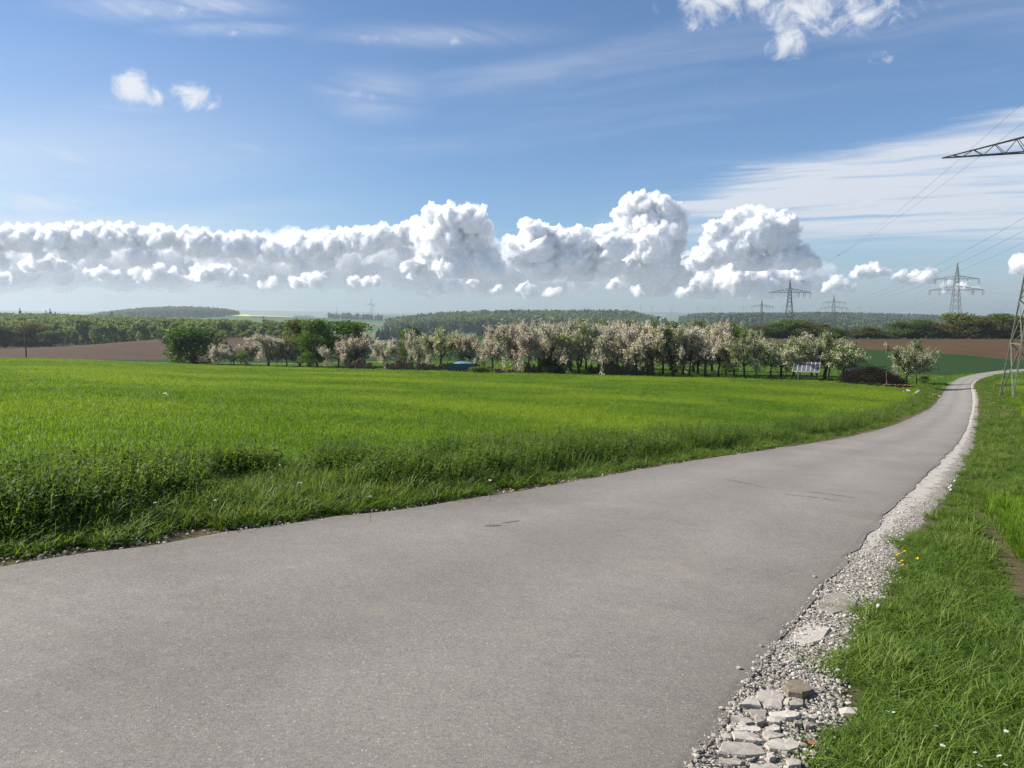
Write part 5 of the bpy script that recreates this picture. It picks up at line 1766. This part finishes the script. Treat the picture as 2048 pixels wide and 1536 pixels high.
# ------------------------------------------------------------------ flowers
def flowers():
    r = np.random.default_rng(4)
    # dandelion: stalk, flower head of many petals
    V, F = [], []
    for k in range(46):
        a = k * 2.4; q = .2 + .8 * (k / 46); e = 1.15 - q * .95
        d = np.array([math.cos(a) * math.cos(e), math.sin(a) * math.cos(e), math.sin(e)]); p = np.array([-math.sin(a), math.cos(a), 0])
        L = .021
        i = len(V); V += [p * .0008, -p * .0008, d * L - p * .0028, d * L + p * .0028]; F.append((i, i + 1, i + 2, i + 3))
    head = new_mesh('flower_head', np.array(V), F, M['yellow_petal'])
    V, F = [], []
    for k in range(90):
        z = 1 - 2 * (k + .5) / 90; a = k * 2.4; q = math.sqrt(1 - z * z)
        d = np.array([q * math.cos(a), q * math.sin(a), z]); p = np.cross(d, [0.3, .2, 1]); p /= np.linalg.norm(p); b = np.cross(d, p)
        i = len(V); c = d * .024
        V += [c * .1, c + p * .006, c * 1.06, c - p * .006, c + b * .006, c - b * .006]; F += [(i, i + 1, i + 2, i + 3), (i + 1, i + 4, i + 3, i + 5)]
    clock = new_mesh('seed_head', np.array(V), F, M['clock'])
    m = MB(); m.tube([(0, 0, 0), (.006, .003, .5), (0, 0, 1)], [.0022, .002, .0018], 5); stalk = m.mesh('stalk', M['grass'])
    V, F = [], []
    for k in range(40):
        a = k * 2.4; q = .034 * math.sqrt(k / 40)
        i = len(V); c = np.array([q * math.cos(a), q * math.sin(a), -q * .15 + r.normal(0, .003)])
        V += [c + [.005, 0, 0], c + [0, .005, 0], c - [.005, 0, 0], c - [0, .005, 0]]; F.append((i, i + 1, i + 2, i + 3))
    umbel = new_mesh('umbel', np.array(V), F, M['white_petal'])

    def flower(px, py, hgt, hd, name, part, label, group, s=1.0):
        # the head shows at (px, py): step down to the ground by the stalk's height
        q = ray(px, py)
        for t_ in _ts:
            P = q * t_
            if EYE + P[2] - hgt < gz(P[0], P[1]): break
        z0 = gz(P[0], P[1])
        t = thing(name, (P[0], P[1], z0), label, 'flower', group)
        link('stalk', stalk, t, None, None, (1, 1, hgt)); link(part, hd, t, (0, 0, hgt), (.2 * r.normal(), .2 * r.normal(), 0), s)
    g = 'yellow dandelions by the shoulder'
    for px, py in [(1792, 1112), (1797, 1110), (1809, 1104), (1804, 1123), (1834, 1118)]:
        flower(px, py, .12, head, 'dandelion', 'flower_head', 'yellow dandelion flowering at the edge of the stony shoulder', g, .8)
    g = 'dandelion clocks'
    for px, py in [(1910, 962), (1903, 972), (1899, 976), (1902, 980)]:
        flower(px, py, .26, clock, 'dandelion_clock', 'seed_head', 'white dandelion clock in the group beside the right shoulder', g, .9)
    flower(177, 926, .35, clock, 'dandelion_clock', 'seed_head', 'single white dandelion clock at the edge of the crop above the bank', g, .75)
    flower(1757, 1212, .14, clock, 'dandelion_clock', 'seed_head', 'pale dandelion clock in thin grass behind the gravel', g, .6)
    for px, py in [(330, 786), (334, 789), (332, 793)]:
        flower(px, py, .3, umbel, 'white_flower', 'umbel', 'white flower head standing in the middle of the crop field', 'white flowers in the crop field', 1.7)
    g = 'small white flowers in the roadside grass'
    for px, py in [(1902, 1414), (1974, 1457), (2012, 1462), (1998, 1511), (2011, 1529), (1872, 1451), (1787, 1424), (1950, 1504), (1775, 1422), (1930, 1180), (1885, 1490), (1960, 1530)]:
        flower(px, py, .16, umbel, 'white_flower', 'umbel', 'small white flower in the roadside grass right of the slabs', g, .18 + .18 * r.random())
    g = 'small white flowers on the bank'
    for px, py in [(560, 930), (652, 915), (600, 965), (740, 992), (310, 1005), (135, 985), (1090, 880), (1150, 905), (1270, 860), (980, 960), (430, 1000), (850, 950), (1590, 812), (1570, 825), (1583, 824)]:
        flower(px, py, .30, umbel, 'white_flower', 'umbel', 'tiny white flower among the herbs of the left bank', g, .35 + .3 * r.random())


flowers()


# ------------------------------------------------------------------ clouds, beyond the haze
def _cloud(T):
    p = T.n('ShaderNodeBsdfPrincipled')
    p.inputs['Base Color'].default_value = (.95, .965, .985, 1)
    p.inputs['Roughness'].default_value = 1.0
    p.inputs['Specular IOR Level'].default_value = 0.0
    p.inputs['Subsurface Weight'].default_value = 1.0
    p.inputs['Subsurface Radius'].default_value = (1.0, 1.0, 1.0)
    p.inputs['Subsurface Scale'].default_value = 100.0
    return p.outputs[0]


M['cloud'] = mat('cloud', _cloud)


def _fringe(nm, den):
    m = bpy.data.materials.new(nm); m.use_nodes = True
    T = NT(m.node_tree)
    out = T.n('ShaderNodeOutputMaterial')
    v = T.n('ShaderNodeVolumeScatter')
    v.inputs['Color'].default_value = (.97, .975, .98, 1)
    v.inputs['Density'].default_value = den
    v.inputs['Anisotropy'].default_value = .3
    T.t.links.new(v.outputs[0], out.inputs['Volume'])
    return m


M['cloud_fringe'] = _fringe('cloud_fringe', 1 / 150)
M['cloud_mist'] = _fringe('cloud_mist', 1 / 900)
_ico = None


def ico_arrays(sub):
    import bmesh
    bm = bmesh.new(); bmesh.ops.create_icosphere(bm, subdivisions=sub, radius=1)
    V = np.array([v.co[:] for v in bm.verts]); F = np.array([[v.index for v in f.verts] for f in bm.faces]); bm.free()
    return V, F


def cloud(name, blobs, label, D=25000, base=None, voxel=1.9, seed=0, n1=13, n2=12, group='cumulus clouds low over the horizon', depth=1.0, fringe=3.0, mist=0):
    """cumulus: swelling heads carrying smaller heads, merged to one skin"""
    r = np.random.default_rng(seed)
    k = D / FPX
    C, Rr = [], []
    for px, py, rp in blobs:
        c = np.array([(px - 1024) * k, D + r.normal(0, rp * .5) * k * depth, row(px, D, py)])
        R = rp * k
        C.append(c); Rr.append(R)
        for i in range(n1):
            d = r.normal(size=3); d[2] = abs(d[2]) * .9 + .05 * d[2]; d[1] = -abs(d[1]) * .8; d /= np.linalg.norm(d)
            R1 = R * (.22 + .30 * r.random() ** 1.3); c1 = c + d * R * (.78 + .2 * r.random())
            C.append(c1); Rr.append(R1)
            for j in range(n2):
                e = d * .8 + r.normal(size=3) * .7; e /= np.linalg.norm(e)
                R2 = R1 * (.20 + .30 * r.random() ** 1.3); c2 = c1 + e * R1 * (.85 + .15 * r.random())
                C.append(c2); Rr.append(R2)
    C, Rr = np.array(C), np.array(Rr)
    IV, IF = ico_arrays(2)

    def skin(extra, vox, amp):
        Rx = np.maximum(Rr + extra * k, .2 * k)
        V = (C[:, None] + IV[None] * Rx[:, None, None] * np.array([1.16, 1, .92])).reshape(-1, 3)
        F = (IF[None] + (np.arange(len(C)) * len(IV))[:, None, None]).reshape(-1, 3)
        o = link('cloud_draft', new_mesh('draft', V, F))
        md = o.modifiers.new('skin', 'REMESH'); md.mode = 'VOXEL'; md.voxel_size = vox * k
        dg = bpy.context.evaluated_depsgraph_get(); dg.update()
        me2 = bpy.data.meshes.new_from_object(o.evaluated_get(dg))
        old = o.data
        bpy.data.objects.remove(o); bpy.data.meshes.remove(old)
        n = len(me2.vertices)
        a = np.zeros(n * 3, np.float32); me2.vertices.foreach_get('co', a); a = a.reshape(-1, 3)
        nn = np.zeros(n * 3, np.float32); me2.vertices.foreach_get('normal', nn); nn = nn.reshape(-1, 3)
        q_ = np.random.default_rng(seed + 99)
        ph = q_.random((14, 4)) * 6.28
        dis = np.zeros(n)
        for q in range(14):
            L = (26 / (1.28 ** q)) * k
            w = q_.normal(size=3); w /= np.linalg.norm(w)
            dis += np.sin(a @ w * 6.283 / L + ph[q, 0] + 1.7 * np.sin(a @ np.roll(w, 1) * 6.283 / (L * 1.9) + ph[q, 1])) * L * amp * (1.5 - .05 * q)
        a = a + nn * dis[:, None]
        if base is not None:           # flat condensation level
            zb = row(1024, D, base)
            a[:, 2] = np.where(a[:, 2] < zb, zb + (a[:, 2] - zb) * .12, a[:, 2])
        me2.vertices.foreach_set('co', a.astype(np.float32).ravel())
        me2.materials.clear()
        me2.polygons.foreach_set('use_smooth', np.ones(len(me2.polygons), bool))
        me2.update()
        return me2
    core = skin(-1.0 - mist * 9, voxel, .045); core.materials.append(M['cloud'])
    o = tag(link(name, core), label, 'cloud', group)
    fr = skin(fringe, voxel * 1.2, .085); fr.materials.append(M['cloud_mist' if mist else 'cloud_fringe'])
    link('fringe', fr, o)
    return o


def clouds():
    r = np.random.default_rng(11)
    # long bank in the west
    tx = [-140, -60, 0, 70, 170, 300, 400, 520, 562, 640, 720, 800, 850]
    ty = [462, 458, 456, 452, 447, 448, 461, 466, 482, 462, 456, 449, 436]
    bl = []
    for x in np.arange(-130, 850, 27):
        t = np.interp(x, tx, ty); rp = 11 + 13 * r.random() ** 1.5
        bl.append((x + r.normal(0, 7), t + rp * 1.2 + 5 * r.random(), rp))
        bl.append((x + r.normal(0, 9), t + 30 + 8 * r.random(), 13 + 9 * r.random()))
        if r.random() < .22: bl.append((x + r.normal(0, 9), t + 56 + 14 * r.random(), 8 + 10 * r.random()))
    cloud('cumulus_bank', bl, 'long bank of white cumulus reaching to the left above the forest', 27000, 575, seed=1, n1=9)
    cloud('cumulus_tower', [(872, 440, 22), (905, 447, 26), (945, 447, 26), (965, 462, 16), (850, 470, 24), (890, 480, 34), (940, 488, 36), (870, 510, 26), (925, 525, 40), (965, 530, 28), (985, 545, 20), (905, 545, 24)],
          'big cumulus tower with a dark right side above the middle of the orchard', 24000, 556, seed=2)
    cloud('cumulus_cluster', [(1030, 487, 14), (1062, 472, 22), (1092, 470, 18), (1075, 500, 30), (1125, 488, 28), (1165, 487, 24), (1205, 480, 22), (1225, 500, 24), (1180, 515, 34), (1130, 525, 32), (1085, 540, 26), (1160, 550, 24), (1215, 535, 22), (1050, 525, 18)],
          'knobbly cumulus cluster right of the dark tower', 24500, 562, seed=3)
    cloud('cumulus_tower', [(1270, 420, 24), (1295, 412, 18), (1245, 440, 18), (1325, 425, 20), (1355, 432, 11), (1280, 455, 34), (1330, 460, 30), (1290, 500, 40), (1340, 495, 24), (1305, 540, 40), (1260, 545, 28), (1345, 550, 28), (1300, 575, 30)],
          'tallest cumulus tower, with two crowded heads', 26000, 592, seed=4)
    cloud('cumulus_heap', [(1490, 438, 20), (1460, 450, 20), (1520, 445, 20), (1555, 455, 20), (1580, 462, 12), (1425, 462, 16), (1500, 470, 34), (1550, 485, 32), (1440, 490, 26), (1430, 505, 28), (1400, 525, 18), (1465, 500, 28), (1485, 525, 20), (1375, 530, 10), (1580, 510, 26), (1600, 520, 20), (1555, 525, 20), (1625, 527, 10), (1515, 530, 18)],
          'broad cumulus heap right of the tallest tower', 23000, 541, seed=5)
    cloud('cumulus_heap', [(1410, 575, 24), (1460, 570, 28), (1520, 572, 30), (1575, 572, 26), (1600, 575, 16), (1375, 580, 16), (1575, 555, 14)], 'dull shaded cumulus below the broad heap and behind a pylon', 29000, 597, seed=6)
    # dull mass of cloud behind and below the bright bank
    bl = []
    for x in np.arange(-170, 1010, 40):
        for y, rp in ((500, 22), (524, 26), (548, 24)):
            bl.append((x + r.normal(0, 10), y + r.normal(0, 5) + (x > 820) * 12, rp + 6 * r.random()))
    cloud('cloud_mass', bl, 'dull blue-grey cloud mass filling the space below the long bright bank', 36000, None, voxel=4, seed=8, n1=6, n2=3, fringe=9, mist=1)
    bl = [(x + r.normal(0, 10), y + r.normal(0, 6), rp + 5 * r.random()) for x in np.arange(1010, 1640, 40) for y, rp in ((540, 22), (562, 24))]
    cloud('cloud_mass', bl, 'dull blue-grey cloud mass beneath the cumulus towers behind the pylons', 36000, None, voxel=4, seed=9, n1=6, n2=3, fringe=9, mist=1)
    # low small cumuli
    low = [([(5, 552, 14), (-25, 548, 16)], 'a'), ([(70, 550, 12), (100, 545, 16), (128, 552, 14), (90, 532, 9)], 'b'), ([(190, 552, 14), (215, 545, 16), (250, 552, 12)], 'c'), ([(290, 550, 12), (320, 543, 18), (350, 550, 14), (280, 535, 8)], 'd'),
           ([(395, 548, 13), (415, 545, 12)], 'e'), ([(440, 555, 14), (465, 562, 14), (485, 568, 8)], 'f'), ([(530, 570, 10), (555, 562, 10)], 'g'), ([(595, 562, 14), (625, 553, 16), (655, 548, 13), (640, 562, 14)], 'h'),
           ([(715, 560, 14), (745, 562, 16), (775, 560, 13)], 'i'), ([(825, 535, 16), (845, 528, 16), (860, 545, 16), (840, 555, 16)], 'j'), ([(873, 578, 9)], 'k'), ([(915, 575, 10), (940, 572, 9)], 'l'), ([(990, 578, 8), (1000, 572, 7)], 'm'),
           ([(1050, 566, 13), (1060, 580, 12), (1110, 580, 12), (1122, 574, 9)], 'n'), ([(1230, 575, 14), (1250, 580, 14)], 'o'), ([(1650, 563, 12), (1672, 558, 12), (1690, 565, 9)], 'p'), ([(1710, 555, 14), (1735, 552, 14), (1750, 540, 9), (1762, 552, 10)], 'q'),
           ([(1795, 560, 12), (1820, 565, 14), (1848, 562, 15)], 'r'), ([(2040, 520, 14), (2056, 528, 18)], 's'), ([(1890, 580, 12), (1920, 575, 12), (1945, 580, 10)], 't')]
    for i, (b, c) in enumerate(low):
        cx = b[0][0]
        js, jy = .62 + .55 * r.random(), r.normal(0, 7)
        b = [(cx + (q[0] - cx) * js, q[1] + jy + (q[1] - b[0][1]) * (js - 1), q[2] * js) for q in b]
        if cx < 900:
            lab = 'small bright cumulus in the row beneath the long cloud bank'
        elif cx < 1300:
            lab = 'small low cumulus beneath the knobbly cluster and the towers'
        else:
            lab = 'small low cumulus behind the pylons'
        cloud('small_cumulus', b, lab, 30000, max(q[1] for q in b) + 8, voxel=2.4, seed=20 + i, n1=9, n2=6)


clouds()


# ------------------------------------------------------------------ haze
def haze():
    m = bpy.data.materials.new('haze'); m.use_nodes = True
    T = NT(m.node_tree)
    out = T.n('ShaderNodeOutputMaterial')
    v = T.n('ShaderNodeVolumePrincipled')
    v.inputs['Color'].default_value = (.54, .61, .69, 1)
    v.inputs['Density'].default_value = 1.55e-4
    v.inputs['Anisotropy'].default_value = .35
    T.t.links.new(v.outputs[0], out.inputs['Volume'])
    lo = float(_tab.min()) - 14
    mb = MB(); mb.box((0, 0, (lo + 180) / 2), (26000, 26000, 180 - lo))
    o = link('haze', mb.mesh('haze', m))
    tag(o, 'pale blue haze filling the air over the landscape', 'haze', kind='stuff')


haze()
